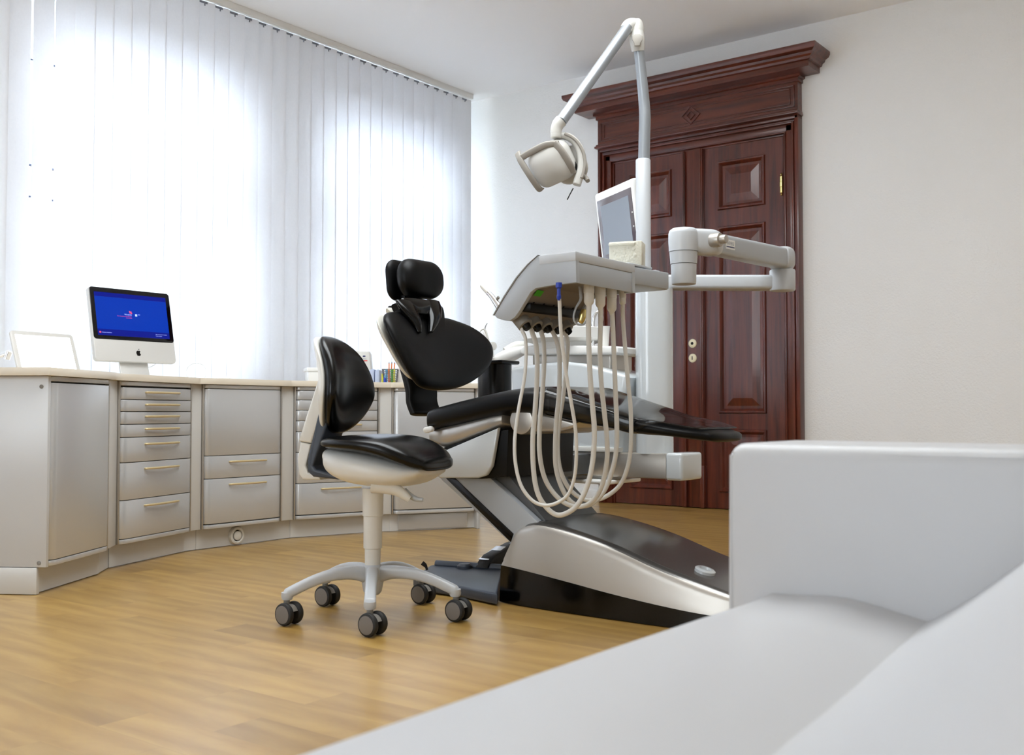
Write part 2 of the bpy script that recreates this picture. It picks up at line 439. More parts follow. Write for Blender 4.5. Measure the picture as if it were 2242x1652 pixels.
# meeting stile (astragal)
b = BM()
for xa, xb, pr in ((-3.502, -3.338, .018), (-3.500, -3.478, .034), (-3.362, -3.340, .034), (-3.490, -3.484, .040), (-3.356, -3.350, .040)):
    box(b, (xa, FY - pr, .006), (xb, FY + .002, 2.535), .003)
box(b, (-3.506, FY - .044, .006), (-3.472, FY, .30), .004); box(b, (-3.368, FY - .044, .006), (-3.334, FY, .30), .004)
st = new('meeting_stile', b, M['door_v'], dr)
for z, hole in ((1.16, 0), (1.056, 1)):
    b = BM(); T = frame((-3.428, FY - .018, z), (1, 0, 0), (0, 0, 1), (0, -1, 0))
    lathe(b, [(.031, 0), (.031, .003), (.027, .007), (.020, .008), (.016, .010), (.013, .010)], T, 28)
    if hole: box(b, (-.0035, -.013, .0095), (.0035, .013, .0108), T=T, mi=1)
    else: lathe(b, [(.011, .0095), (.011, .0108)], T, 16, 1)
    new('escutcheon', b, [M['ivory'], M['black']], st)
# casing: stepped mouldings
def casing(x_out, x_in, nm):
    b = BM(); s = 1 if x_in > x_out else -1; w = abs(x_in - x_out)
    for f0, f1, pr in ((0, .20, .075), (.20, .30, .055), (.30, .42, .066), (.42, .80, .045), (.80, .88, .052), (.88, 1, .03)):
        xa, xb = sorted((x_out + s * w * f0, x_out + s * w * f1)); box(b, (xa, WY - pr, 0), (xb, WY + .03, 2.53 + w * (1 - f0)), .004)
    new(nm, b, M['door_v'], dr)
casing(-4.195, DX0 - .004, 'casing'); casing(-2.628, DX1 + .004, 'casing')
b = BM()
for f0, f1, pr in ((0, .20, .075), (.20, .30, .055), (.30, .42, .066), (.42, .80, .045), (.80, .88, .052), (.88, 1, .03)):
    xa, xb = -4.195 + .12 * f0, -2.628 - .12 * f0
    box(b, (xa, WY - pr, 2.65 - .117 * f1), (xb, WY + .03, 2.65 - .117 * f0), .004)
new('head_casing', b, M['door_h'], dr)
b = BM()
box(b, (-4.205, WY - .11, 2.650), (-2.618, WY, 2.668), .006); box(b, (-4.20, WY - .095, 2.664), (-2.622, WY, 2.682), .005)
box(b, (-4.195, WY - .07, 2.68), (-2.628, WY, 2.875))
for xa, xb, za, zb in ((-4.17, -2.65, 2.705, 2.713), (-4.17, -2.65, 2.842, 2.850), (-4.17, -4.162, 2.705, 2.85), (-2.658, -2.65, 2.705, 2.85), (-4.14, -2.68, 2.724, 2.730), (-4.14, -2.68, 2.826, 2.832), (-4.14, -4.134, 2.724, 2.832), (-2.686, -2.68, 2.724, 2.832)):
    box(b, (xa, WY - .077, za), (xb, WY - .069, zb), .002)
fz = new('frieze', b, M['door_h'], dr)
b = BM()
for r0, r1 in ((.070, .058), (.034, .024)):
    q = lambda r: [(-3.417 + r * 1.1, 2.777), (-3.417, 2.777 + r), (-3.417 - r * 1.1, 2.777), (-3.417, 2.777 - r)]
    o_, i_ = q(r0), q(r1)
    for k in range(4):
        if r0 == .07 and False: continue
        prism(b, [o_[k], o_[(k + 1) % 4], i_[(k + 1) % 4], i_[k]], XZ(WY - .082), .014, .002)
new('diamond_ornament', b, M['door_h'], fz)
b = BM()
prof = [(0, 2.872), (.085, 2.872), (.085, 2.895), (.10, 2.90), (.10, 2.915), (.20, 2.918), (.20, 2.955), (.215, 2.96), (.22, 2.975), (.235, 2.985), (.24, 3.0), (.262, 3.012), (.27, 3.03), (.27, 3.048), (0, 3.048)]
rings = []
for d, z in prof:
    e = max(0, d - .075)
    rings.append([V((-4.195 - e, WY - d if d else WY, z)), V((-2.628 + e, WY - d if d else WY, z))])
L_ = [b.verts.new(r[0]) for r in rings]; R_ = [b.verts.new(r[1]) for r in rings]
Lw = [b.verts.new((r[0].x, WY, r[0].z)) for r in rings]; Rw = [b.verts.new((r[1].x, WY, r[1].z)) for r in rings]
for i in range(len(rings) - 1):
    b.faces.new((L_[i], R_[i], R_[i + 1], L_[i + 1])); b.faces.new((Lw[i], L_[i], L_[i + 1], Lw[i + 1])); b.faces.new((R_[i], Rw[i], Rw[i + 1], R_[i + 1]))
bmesh.ops.remove_doubles(b, verts=b.verts[:], dist=1e-5)
new('cornice', b, M['door_h'], dr, sharp=25)

# ---------------------------------------------------------- vertical blind
bl = thing('vertical_blind', 'white vertical slat blind hanging from the ceiling before the windows', 'blind', (-5.36, 4.6, CH))
b = BM(); box(b, (-5.385, -1.5, CH - .042), (-5.335, 6.545, CH), .003); new('headrail', b, M['base'], bl)
ys = []; y = 6.478
while y > 3.13: ys.append((y, .1205)); y -= .1145
ys += [(3.040, .108), (2.917, .112), (2.783, .122), (2.665, .127)]
y = 2.55
while y > -1.45: ys.append((y, .127)); y -= .1145
sa = rad(4.5)
for i, (y, w) in enumerate(ys):
    if y < 1.9 and False: continue
    a = sa + rad(random.uniform(-2.2, 2.2)); c, s = math.cos(a), math.sin(a)
    T = frame((-5.36, y, 0), (s, c, 0), (-c, s, 0), (0, 0, 1))
    b = BM()
    # a thin, very slightly bowed strip
    n = 5; t = .0006; ring = []
    xs = [-w / 2 + w * k / n for k in range(n + 1)]
    fr = [V((x, .004 * (1 - (2 * x / w) ** 2), 0)) for x in xs]; bk = [V((x, .004 * (1 - (2 * x / w) ** 2) - t, 0)) for x in xs]
    ring = fr + bk[::-1]
    loft(b, [[T @ V((p.x, p.y, z)) for p in ring] for z in (.34, CH - .047)])
    sl = new('slat', b, M['blind'], bl)
    if y > 3.2:
        b = BM(); box(b, (-w * .42, -.0035, CH - .062), (w * .05, .0035, CH - .051), T=T); box(b, (-.014, -.002, CH - .076), (-.008, .002, CH - .06), T=T)
        new('clip', b, M['greyprint'], sl)

# =============================================================== CABINETS
U = [((-3.745, 2.075), (-3.988, 2.475)), ((-4.103, 2.594), (-4.292, 3.103)), ((-4.300, 3.175), (-4.303, 3.677)),
     ((-4.303, 3.763), (-4.138, 4.240)), ((-4.093, 4.298), (-3.833, 4.731))]
TOPZ0, TOPZ1 = .813, .843
def uframe(k):
    a, c = V(U[k][0] + (0,)), V(U[k][1] + (0,)); ex = (c - a); w = ex.length; ex.normalize(); ey = ZU.cross(ex)   # ey points back into the cabinet
    return frame(a, ex, ey, ZU), w
def front(b, T, w, z0, z1, mi=0):
    """a front with softly rounded upright edges"""
    pts = [(.008, .012), (.010, .002), (.016, -.008), (.026, -.015), (.042, -.019), (w - .042, -.019), (w - .026, -.015), (w - .016, -.008), (w - .010, .002), (w - .008, .012)]
    prism(b, pts, T @ Matrix.Translation((0, 0, z0)), z1 - z0, .0018, 2, mi)
LAB = ['grey lacquer base cabinet with a single tall door beside the white side panel',
       'grey lacquer cabinet of seven drawers next to the left end door',
       'grey lacquer cabinet with a tall pull-out front, two drawers and a round vent below',
       'grey lacquer cabinet of seven drawers partly hidden behind the stool backrest',
       'grey lacquer end cabinet with one door behind the black dental chair']
LAY = [[('door', .125, .787)],
       [('drawer', .733, .785), ('drawer', .680, .730), ('drawer', .624, .677), ('drawer', .567, .621), ('drawer', .457, .564), ('drawer', .293, .454), ('drawer', .125, .290)],
       [('pull_out_front', .462, .790), ('drawer', .349, .459), ('drawer', .127, .346)],
       [('drawer', .742, .790), ('drawer', .687, .739), ('drawer', .630, .684), ('drawer', .572, .627), ('drawer', .461, .569), ('drawer', .295, .458), ('drawer', .127, .292)],
       [('door', .127, .790)]]
for k in range(5):
    T, w = uframe(k)
    cb = thing('base_cabinet', LAB[k], 'cabinet', T @ V((w / 2, .2, 0)), 0, 'base cabinets under the curved worktop')
    b = BM(); D_ = .42
    pts = [(.004, .012), (w - .004, .012), (w - .05, D_), (.05, D_)]
    prism(b, pts, T @ Matrix.Translation((0, 0, .102)), TOPZ0 - .102, .001)
    new('body', b, M['cabline'], cb)
    for x0 in (0, w - .007):
        b = BM(); box(b, (x0, -.006, .102), (x0 + .007, .03, TOPZ0 - .002), .002, T=T); new('edge_profile', b, M['silver'], cb)
    for z0, z1 in ((.793, TOPZ0 - .002), (.103, .122)):
        b = BM(); front(b, T, w, z0, z1); new('rail', b, M['cab'], cb)
    for kind, z0, z1 in LAY[k]:
        b = BM(); front(b, T, w, z0, z1); f = new(kind, b, M['cab'], cb)
        if kind == 'drawer':
            hz = z1 - (.02 if z1 - z0 < .08 else .03)
            b = BM(); x0, x1 = w * .30, w * .76; xm = (x0 + x1) / 2
            tube(b, [T @ V(p) for p in ((x0, -.018, hz), (x0 + .012, -.030, hz), (xm, -.037, hz), (x1 - .012, -.030, hz), (x1, -.018, hz))], [.0035, .0052, .0052, .0035], 10, 5)
            new('handle', b, M['handle'], f)
    b = BM(); box(b, (-.004, .035, 0.004), (w + .004, .055, .104), T=T)
    kp = new('kick_plate', b, M['kick'], cb)
    if k == 2:
        b = BM(); T2 = T @ frame((w * .47, .036, .050), (1, 0, 0), (0, 0, 1), (0, -1, 0))
        lathe(b, [(.047, 0), (.047, .006), (.042, .016), (.034, .019), (.030, .017), (.029, .004), (.0235, .0035)], T2, 36)
        lathe(b, [(.0295, .002), (.0295, .004)], T2, 36, 1)
        lathe(b, [(.023, .003), (.023, .018), (.019, .021), (.0, .022)], T2, 36)
        new('vent', b, [M['cream'], M['black']], kp)
    if k == 4:
        b = BM(); box(b, (.045, .028, .010), (w - .045, .036, .094), .002, T=T); new('kick_drawer', b, M['cab'], cb)
        b = BM(); box(b, (w, -.008, .0), (w + .02, .42, TOPZ0 - .002), .003, T=T); new('end_panel', b, M['cabside'], cb)
    # filler strip to the next unit
    if k < 4:
        a = T @ V((w + .001, .004, 0)); T3, w3 = uframe(k + 1); c = T3 @ V((-.001, .004, 0)); e = c - a; L = e.length; e.normalize()
        TF = frame(a, e, ZU.cross(e), ZU)
        b = BM(); box(b, (.001, 0, .102), (L - .001, .03, TOPZ0 - .001), .002, T=TF); new('filler_strip', b, M['kick'], cb)
        b = BM(); box(b, (-.01, .034, .004), (L + .01, .05, .103), T=TF); new('filler_kick', b, M['kick'], cb)
# side panel at the left end
a = V(U[0][0] + (0,)); T0, w0 = uframe(0); back = T0.to_3x3() @ V((0, 1, 0))
sd = thing('side_panel', 'smooth pale side panel at the left end of the cabinet run', 'panel', a + back * .3)
TS = frame(a - (T0.to_3x3() @ V((1, 0, 0))) * .022, back, -(T0.to_3x3() @ V((1, 0, 0))), ZU)
b = BM(); box(b, (-.014, -.018, .102), (.75, .0, TOPZ0 - .001), .002, T=TS); new('panel', b, M['cabside'], sd)
b = BM(); box(b, (.02, -.018, 0.002), (.75, .004, .100), .002, T=TS); new('kick_plate', b, M['kick'], sd)
for z in (.772, .118):
    b = BM(); T = frame(TS @ V((.013, .0005, z)), TS.to_3x3() @ V((1, 0, 0)), ZU, TS.to_3x3() @ V((0, 1, 0)))
    lathe(b, [(.0075, 0), (.0075, .002), (.005, .003), (.0, .003)], T, 18); new('screw_cap', b, M['midgrey'], sd)
# worktop
fr = []
for k in range(5):
    T, w = uframe(k)
    for x in (0, w): fr.append(T @ V((x, -.034, 0)))
fr[0] = T0 @ V((-.055, -.034, 0))
T4, w4 = uframe(4); fr[-1] = T4 @ V((w4 + .028, -.034, 0))
p_end = T4 @ V((w4 + .028, .52, 0)); p_st = T0 @ V((-.055, .75, 0))
pts = [fr[0]] + catmull(fr[1:-1], 3) + [fr[-1], p_end, V((-5.28, 5.0, 0)), V((-5.28, 2.2, 0)), p_st]
b = BM(); prism(b, [(p.x, p.y) for p in pts], Matrix.Translation((0, 0, TOPZ0)), TOPZ1 - TOPZ0, .005)
tag(new('worktop', b, M['top']), 'long cream laminate worktop curving over the grey base cabinets', 'worktop')
# ============================================================ DOCTOR STOOL
SC_ = V((-2.466, 2.499, 0)); fa = rad(-20)
sf = RT * math.cos(fa) + FW * math.sin(fa); sl_ = ZU.cross(sf)
TSt = frame(SC_, sf, sl_, ZU)
def P(f, s, z): return TSt @ V((f, s, z))
stool = thing('operator_stool', 'rolling stool with black leather seat and pale shell in front of the dental chair', 'stool', SC_)
b = BM()
lathe(b, [(.0, .425), (.035, .425), (.034, .335), (.031, .333), (.0305, .228), (.0265, .226), (.0255, .16), (.0, .16)], TSt, 28)
new('gas_column', b, M['cream'], stool)
b = BM(); lathe(b, [(.0, .175), (.024, .175), (.033, .168), (.038, .155), (.037, .12), (.030, .085), (.022, .075), (.0, .075)], TSt, 28)
new('base_hub', b, M['ltgrey'], stool)
for k, adeg in enumerate((-84, -12, 61, 133, 205)):
    ad = rad(adeg); d = RT * math.cos(ad) + FW * math.sin(ad); sd_ = ZU.cross(d)
    Q = lambda r, z: SC_ + d * r + ZU * z
    b = BM(); st = []
    for r, z, hw, hh in ((.015, .138, .021, .030), (.07, .150, .020, .022), (.14, .147, .019, .019), (.20, .132, .018, .018), (.255, .110, .018, .018), (.285, .097, .019, .017)):
        st.append((Q(r, z), sd_ * hw, ZU * hh))
    sloft(b, st, 3.2, 24, 4, .012)
    lathe(b, [(.0, .102), (.019, .102), (.0195, .088), (.016, .079), (.0, .079)], Matrix.Translation(Q(.283, 0)), 20)
    new('leg', b, M['ltgrey'], stool)
    b = BM(); c = Q(.285, .0)
    ax = (RT * -.55 + FW * -.83).normalized(); tr = ZU.cross(ax)
    cyl(b, c + ZU * .052, c + ZU * .082, .010, 14)
    CA = c + tr * .012
    pts = [(.030 * math.cos(t), .036 + .030 * math.sin(t)) for t in [rad(x) for x in range(20, 161, 20)]]
    T = frame(CA - ax * .011, tr, ZU, ax); prism(b, pts, T, .022, .002)
    cs = new('caster', b, M['midgrey'], stool)
    for s_ in (-1, 1):
        b = BM(); o = CA + ax * (.0215 * s_) + ZU * .0365
        T = frame(o - ax * .0105 , tr, ZU, ax) if s_ > 0 else frame(o + ax * .0105, tr, ZU, -ax)
        lathe(b, [(.0, 0), (.030, 0), (.0345, .003), (.0362, .008), (.0362, .013), (.0345, .018), (.030, .0205), (.0285, .0205)], T, 30)
        lathe(b, [(.0283, .019), (.0283, .0212), (.024, .0222), (.0, .0222)], T, 30, 1)
        new('wheel', b, [M['rubber'], M['hub']], cs)
# seat shell
b = BM(); st = []
for f, zt, zb, hw in ((-.130, .556, .505, .105), (-.105, .560, .470, .140), (-.05, .560, .447, .168), (.02, .552, .436, .178), (.10, .535, .434, .172), (.165, .517, .443, .148), (.210, .505, .468, .115)):
    st.append((P(f, 0, (zt + zb) / 2), sl_ * hw, ZU * ((zt - zb) / 2)))
sloft(b, st, 2.6, 36, 4, .018); shl = new('seat_shell', b, M['cream'], stool)
b = BM(); tube(b, [P(.06, -.12, .445), P(.13, -.10, .432), P(.175, -.085, .400)], [.026, .020, .011], 14, 5); new('height_lever', b, M['cream'], shl)
b = BM(); tube(b, [P(.150, -.075, .425), P(.185, -.07, .402), P(.215, -.07, .398)], [.012, .009, .006], 12, 4); new('tilt_lever', b, M['ltgrey2'], shl)
# seat cushion: flat at the back, dropping over the thighs in front
b = BM(); st = []
for f, zt, zb, hw in ((-.135, .590, .560, .110), (-.105, .597, .556, .150), (-.04, .603, .550, .185), (.04, .604, .542, .198), (.11, .598, .526, .196), (.165, .580, .508, .184), (.205, .556, .494, .162), (.230, .536, .490, .130)):
    st.append((P(f, 0, (zt + zb) / 2), sl_ * hw, ZU * ((zt - zb) / 2)))
sloft(b, st, 3.0, 40, 4, .02); new('seat', b, M['leather2'], stool)
# backrest
TB = frame(P(-.137, .012, .77), -sl_, ZU, sf)            # x to the sitter's right as seen from the front, z forward
outl = cat2([(0, .165), (.06, .155), (.103, .118), (.128, .062), (.147, -.010), (.143, -.058), (.108, -.116), (.058, -.154), (0, -.165), (-.058, -.154), (-.108, -.116), (-.143, -.058), (-.147, -.010), (-.128, .062), (-.103, .118), (-.06, .155)], 4)
bend = lambda x, y: 1.9 * x * x - (2.0 if y > 0 else .5) * y * y + .008
b = BM(); pillow(b, outl, TB, .034, .026, 6, bend=bend); bk = new('backrest', b, M['leather2'], stool)
b = BM(); pillow(b, [(x * .99, y * .99) for x, y in outl], TB @ Matrix.Translation((0, 0, -.026)), .012, .022, 6, bend=bend); new('back_shell', b, M['cream'], stool)
b = BM(); prism(b, [(-.150, .850), (-.172, .80), (-.235, .625), (-.250, .580), (-.200, .572), (-.165, .66), (-.14, .74), (-.135, .82)], TSt @ Matrix(((1, 0, 0, 0), (0, 0, -1, .062), (0, 1, 0, 0), (0, 0, 0, 1))), .124, .010, 3)
br = new('back_bracket', b, M['cream'], stool)
b = BM(); prism(b, [(-.246, .578), (-.256, .52), (-.250, .468), (-.236, .452), (-.17, .452), (-.17, .47), (-.215, .475), (-.225, .50), (-.204, .570)], TSt @ Matrix(((1, 0, 0, 0), (0, 0, -1, .055), (0, 1, 0, 0), (0, 0, 0, 1))), .11, .006, 3)
new('lower_cover', b, M['cream'], br)
b = BM(); prism(b, [(-.165, .70), (-.115, .70), (-.150, .60), (-.190, .500), (-.180, .487), (-.10, .470), (-.10, .455), (-.19, .462), (-.212, .480), (-.212, .520)], TSt @ Matrix(((1, 0, 0, 0), (0, 0, -1, .066), (0, 1, 0, 0), (0, 0, 0, 1))), .132, .008, 3)
new('back_arm', b, M['slate'], stool)

# ============================================================ DENTAL CHAIR
CY = 3.185
chair = thing('dental_chair', 'black leather dental patient chair on a silver floor base, facing the door side', 'dental chair', (-2.1, CY, 0))
def prof(pxs, y): return [(p.x, p.z) for p in (aty(px, py, y) for px, py in pxs)]
YN = 2.935
# seat and leg cushion
def seat_st(lst):
    return [(V((x, CY, (zt + zb) / 2)), V((0, hw, 0)), V((0, 0, (zt - zb) / 2))) for x, zt, zb, hw in lst]
SEAT = [(-2.620, .698, .602, .243), (-2.56, .710, .612, .252), (-2.466, .728, .627, .255), (-2.338, .750, .650, .256), (-2.235, .765, .665, .256), (-2.135, .769, .662, .254), (-2.06, .757, .651, .247)]
LEG = [(-2.06, .757, .651, .247), (-1.945, .722, .632, .236), (-1.827, .687, .614, .226), (-1.742, .660, .602, .216)]
FOOT = [(-1.742, .660, .600, .216), (-1.66, .643, .596, .205), (-1.58, .627, .586, .17), (-1.53, .617, .580, .125)]
b = BM(); sloft(b, seat_st(SEAT), 3.8, 52, 5, .04); new('seat', b, M['leather'], chair)
b = BM(); sloft(b, seat_st(LEG), 3.8, 52, 5, .006); lg = new('leg_rest', b, M['leather'], chair)
b = BM(); sloft(b, seat_st(FOOT), 3.0, 44, 5, .035); new('foot_rest', b, M['leather'], chair)
b = BM()
cov = [(-2.075, .768, .655, .256), (-1.945, .729, .634, .243), (-1.827, .694, .616, .233), (-1.75, .670, .604, .224), (-1.66, .650, .640, .21), (-1.58, .634, .626, .17), (-1.545, .628, .622, .14)]
sloft(b, seat_st(cov), 5.0, 44, 4, .0); new('film_cover', b, M['film'], lg)
# under-seat side rail
b = BM(); st = []
for px, pt, pb, hw in ((932, 937, 972, .20), (965, 928, 982, .225), (998, 920, 976, .228), (1049, 909, 956, .228), (1078, 903, 944, .228), (1098, 900, 935, .22)):
    t_, u_ = aty(px, pt, YN + .03), aty(px, pb, YN + .03)
    st.append((V((t_.x, CY, (t_.z + u_.z) / 2)), V((0, hw, 0)), V((0, 0, (t_.z - u_.z) / 2 + .004))))
sloft(b, st, 3.6, 40, 4, .01); rl = new('seat_frame', b, M['silver'], chair)
b = BM(); c = aty(935, 940, YN - .002); T = frame(c, (.97, 0, .17), (-.17, 0, .97), (0, 1, 0)); prism(b, rrect(.044, .022, .010), T, .02, .004); new('release_button', b, M['white'], rl)
b = BM(); c = aty(1140, 920, YN + .03); cyl(b, (c.x, YN + .03, c.z), (c.x, 2 * CY - YN - .03, c.z), .050, 36, bev=.006)
c2 = aty(1140, 920, YN + .03)
new('knee_joint', b, M['silver'], chair)
b = BM(); prism(b, prof([(1148, 900), (1190, 905), (1262, 925), (1258, 936), (1225, 945), (1160, 946), (1135, 935)], 3.0), XZ(3.0), .36, .012, 3); new('leg_frame', b, M['silver'], chair)
# support head: two pale plates with a dark box between
PL = [(915, 960), (975, 985), (1090, 936), (1076, 1020), (1064, 1040), (1046, 1046), (962, 1046), (935, 1010)]
for y0 in (2.95, 2 * CY - 2.97):
    b = BM(); prism(b, prof(PL, 2.95), XZ(y0), .02, .006, 3); pl_ = new('side_plate', b, M['gloss'] if y0 < 3 else M['ltgrey2'], chair)
b = BM(); prism(b, prof([(940, 990), (1065, 945), (1112, 940), (1108, 1043), (1052, 1048), (966, 1045)], 2.97), XZ(2.972), 2 * (CY - 2.972), .004); new('support_head', b, M['black'], chair)
# lifting arm
AR = [(955, 1040), (1070, 1043), (1182, 1146), (1180, 1205), (1128, 1198)]
b = BM(); prism(b, prof(AR, 2.985), XZ(2.985), .39, .005); arm = new('lift_arm', b, M['ltgrey2'], chair)
b = BM(); prism(b, prof([(970, 1040), (990, 1040), (1124, 1168), (1118, 1186)], 2.983), XZ(2.982), .006, .001); new('arm_slot', b, M['blackgl'], arm)
b = BM(); p_ = prof(AR, 2.985); q0, q1 = p_[1], p_[2]; nx, nz = (q1[1] - q0[1]), -(q1[0] - q0[0]); L = math.hypot(nx, nz); nx, nz = -nx / L, -nz / L
prism(b, [q0, q1, (q1[0] + nx * .012, q1[1] + nz * .012), (q0[0] + nx * .012 + .06, q0[1] + nz * .012 + .0)], XZ(3.01), .34, .004); new('arm_cover', b, M['darkgrey'], arm)
# floor base: silver hood over a black plinth
hood = []
for px, pt, pb, hw in ((1087, 1222, 1240, .20), (1096, 1198, 1241, .205), (1110, 1168, 1243, .212), (1130, 1150, 1247, .218), (1170, 1143, 1256, .225), (1250, 1163, 1276, .232), (1340, 1196, 1300, .235), (1430, 1238, 1322, .235), (1520, 1275, 1342, .230), (1600, 1308, 1356, .215), (1680, 1336, 1366, .18)):
    yn = CY - .24; t_, u_ = aty(px, pt, yn), aty(px, pb, yn)
    hood.append((t_.x, t_.z, u_.z, hw))
b = BM(); rings = []
Zs = catmull([V((x, zt, zb)) for x, zt, zb, hw in hood], 4); Hs = catmull([V((hw, 0, 0)) for *_, hw in hood], 4)
for z_, h_ in zip(Zs, Hs):
    x, zt, zb = z_; hw = h_.x; r = min(.042, (zt - zb) * .45); ring = [V((x, CY - hw - .012, zb)), V((x, CY - hw - .008, (zb + zt - r) / 2))]
    for k in range(7):
        a = math.pi / 2 * k / 6; ring.append(V((x, CY - hw + r - r * math.cos(a), zt - r + r * math.sin(a))))
    ring += [V((x, CY - hw * .4, zt + .004)), V((x, CY, zt + .006)), V((x, CY + hw * .4, zt + .004))]
    for k in range(7):
        a = math.pi / 2 * (6 - k) / 6; ring.append(V((x, CY + hw - r + r * math.cos(a), zt - r + r * math.sin(a))))
    ring += [V((x, CY + hw + .008, (zb + zt - r) / 2)), V((x, CY + hw + .012, zb))]
    rings.append(ring)
loft(b, rings)
hd = new('base_hood', b, [M['silver'], M['hoodtop']], chair)
for p in hd.data.polygons:
    c = p.center + hd.parent.location
    if p.normal.z > .75 or (p.normal.z < -.75 and False): p.material_index = 1
b = BM(); rings = []
for k, z_ in enumerate(Zs):
    x, zt, zb = z_; hw = Hs[k].x + .014
    rings.append([V((x - .004, CY - hw - .004, .003)), V((x, CY - hw, zb + .002)), V((x, CY + hw, zb + .002)), V((x - .004, CY + hw + .004, .003))])
loft(b, rings); new('plinth', b, M['blackgl'], chair)
b = BM(); c = None
for z_ in Zs:
    if abs(z_.x + 1.545) < .02: c = z_
c = c or Zs[-12]
sl = rad(16); T = frame((c.x, CY - .10, c.y + .002), (math.cos(sl), 0, -math.sin(sl)), (0, 1, 0), (math.sin(sl), 0, math.cos(sl)))
lathe(b, [(.034, 0), (.034, .010), (.028, .014), (.020, .014), (.018, .006), (.0, .006)], T, 30); new('base_knob', b, M['gloss'], chair)
# spine and backrest
b = BM(); st = []
for px, py, w, th in ((955, 905, .085, .020), (946, 880, .085, .02), (944, 850, .085, .022), (930, 800, .085, .02), (912, 740, .08, .018), (905, 690, .07, .016)):
    c = aty(px, py, CY); st.append((c + V((-.055, 0, 0)), V((0, w, 0)), V((th, 0, th * .3))))
sloft(b, st, 4, 28, 4, .01); new('spine', b, M['black'], chair)
aB = rad(28); NB = V((math.cos(aB), 0, math.sin(aB))); UB = V((-math.sin(aB), 0, math.cos(aB))); PB = V((-2.715, CY, .79))
TBk = frame(PB, (0, 1, 0), UB, NB)
def onb(pxs, off=0.):
    out = []
    for px, py in pxs:
        q = on(px, py, PB + NB * off, NB) - PB; out.append((q.y, q.dot(UB)))
    return out
BO = [(868, 660), (873, 676), (858, 684), (842, 689), (832, 698), (829, 714), (838, 738), (856, 768), (882, 806), (905, 832), (928, 845), (970, 847), (1020, 839), (1052, 822), (1067, 800), (1066, 772), (1050, 745), (1022, 718), (985, 697), (966, 690), (962, 676), (960, 662)]
outl = cat2(onb(BO, .02), 4)
bend = lambda x, y: .55 * x * x - .25 * (y - .17) ** 2
b = BM(); pillow(b, outl, TBk, .045, .03, 5, bend=bend, c=(.0, .15)); bk = new('backrest', b, M['leather'], chair)
b = BM(); pillow(b, [(x * .975, .192 + (y - .16) * .86) for x, y in outl], TBk @ Matrix.Translation((0, 0, -.034)), .010, .040, 4, bend=bend, c=(.0, .15)); new('back_shell', b, M['shell'], chair)
# headrest
TH = frame((-2.885, CY, 1.222), (0, 1, 0), (-.10, 0, .995), (.995, 0, .10))
ho = rrect(.245, .158, .07, 8)
b = BM(); pillow(b, ho, TH, .055, .055, 3.2, bend=lambda x, y: .8 * x * x); hr = new('headrest', b, M['leather'], chair)
b = BM(); pillow(b, rrect(.215, .172, .05, 8), TH @ Matrix.Translation((0, .004, -.078)), .020, .024, 5); new('rear_pad', b, M['leather'], hr)
b = BM()
def prong(pts, tilt=0.):
    st = []
    for px, py, w, h in pts:
        c = on(px, py, PB + NB * .062, NB); st.append((c, V((0, w, 0)), NB * h))
    sloft(b, st, 2.2, 24, 4, .006)
prong([(886, 660, .052, .012), (893, 676, .046, .018), (905, 698, .034, .022), (914, 714, .022, .016), (918, 726, .012, .009)])
prong([(946, 660, .046, .012), (950, 676, .044, .018), (951, 696, .036, .022), (948, 713, .024, .016), (944, 726, .012, .009)])
prong([(916, 658, .10, .012), (918, 668, .098, .015), (920, 678, .08, .014), (922, 686, .05, .010)])
hbk = new('headrest_bracket', b, M['blackgl'], chair)
b = BM(); box(b, (-.055, -.14, -.06), (.055, -.06, -.035), .006, T=TH); tube(b, [TH @ V((-.03, -.11, -.05)), TH @ V((-.10, -.115, -.06)), TH @ V((-.125, -.118, -.06))], .007, 8, 3); new('neck_joint', b, M['black'], hbk)
# far armrest behind the backrest edge
b = BM(); st = []
c0 = aty(1083, 868, 3.60)
for z, r in ((.66, .055), (.74, .060), (.82, .062), (.885, .062)):
    st.append((V((c0.x, 3.60, z)), V((.075, 0, 0)), V((0, r, 0))))
sloft(b, st, 2.4, 32, 4, .006)
box(b, (c0.x - .09, 3.535, .884), (c0.x + .09, 3.665, .90), .006)
box(b, (c0.x - .03, 3.38, .655), (c0.x + .03, 3.60, .69), .008)
new('armrest', b, M['leather2'], chair)

# ------------------------------------------------------------ foot control
fc = thing('foot_control', 'dark slate foot control plate on the floor beside the silver chair base', 'foot control', atz(1000, 1265, 0))
zt = .045
up_ = [(905, 1262), (940, 1237), (962, 1231), (1010, 1236), (1102, 1240), (1098, 1262), (1089, 1299), (1040, 1289), (1000, 1281), (940, 1273)]
b = BM(); prism(b, [(p.x, p.y) for p in (atz(px, py, zt) for px, py in up_)], Matrix.Translation((0, 0, .004)), zt - .004, .010, 3); pl_ = new('plate', b, M['slate'], fc)
b = BM(); a0, a1 = atz(955, 1234, .05), atz(1100, 1243, .05); tube(b, [a0, (a0 + a1) / 2, a1], .016, 12, 2); new('ridge', b, M['slate'], pl_)
b = BM(); c = atz(935, 1247, .05); tube(b, [c, c + ZU * .016 + RT * -.006, c + ZU * .028 - RT * .02], [.005, .005, .009, .009], 10, 4); new('joystick', b, M['rubber'], fc)
b = BM(); c = atz(1017, 1243, .045); lathe(b, [(.0, 0), (.030, 0), (.030, .01), (.022, .018), (0, .020)], Matrix.Translation(c), 24); new('button', b, M['slate'], fc)
b = BM(); a0, a1 = atz(1040, 1241, .05), atz(1105, 1226, .05)
d = (a1 - a0); L = d.length; d.normalize(); T = frame(a0, d, ZU, ZU.cross(d) * -1)
prism(b, [(0, 0), (.02, .022), (.06, .045), (L, .075), (L + .06, .08), (L + .06, 0)], T, .06, .005); pd = new('pedal', b, M['black'], fc)
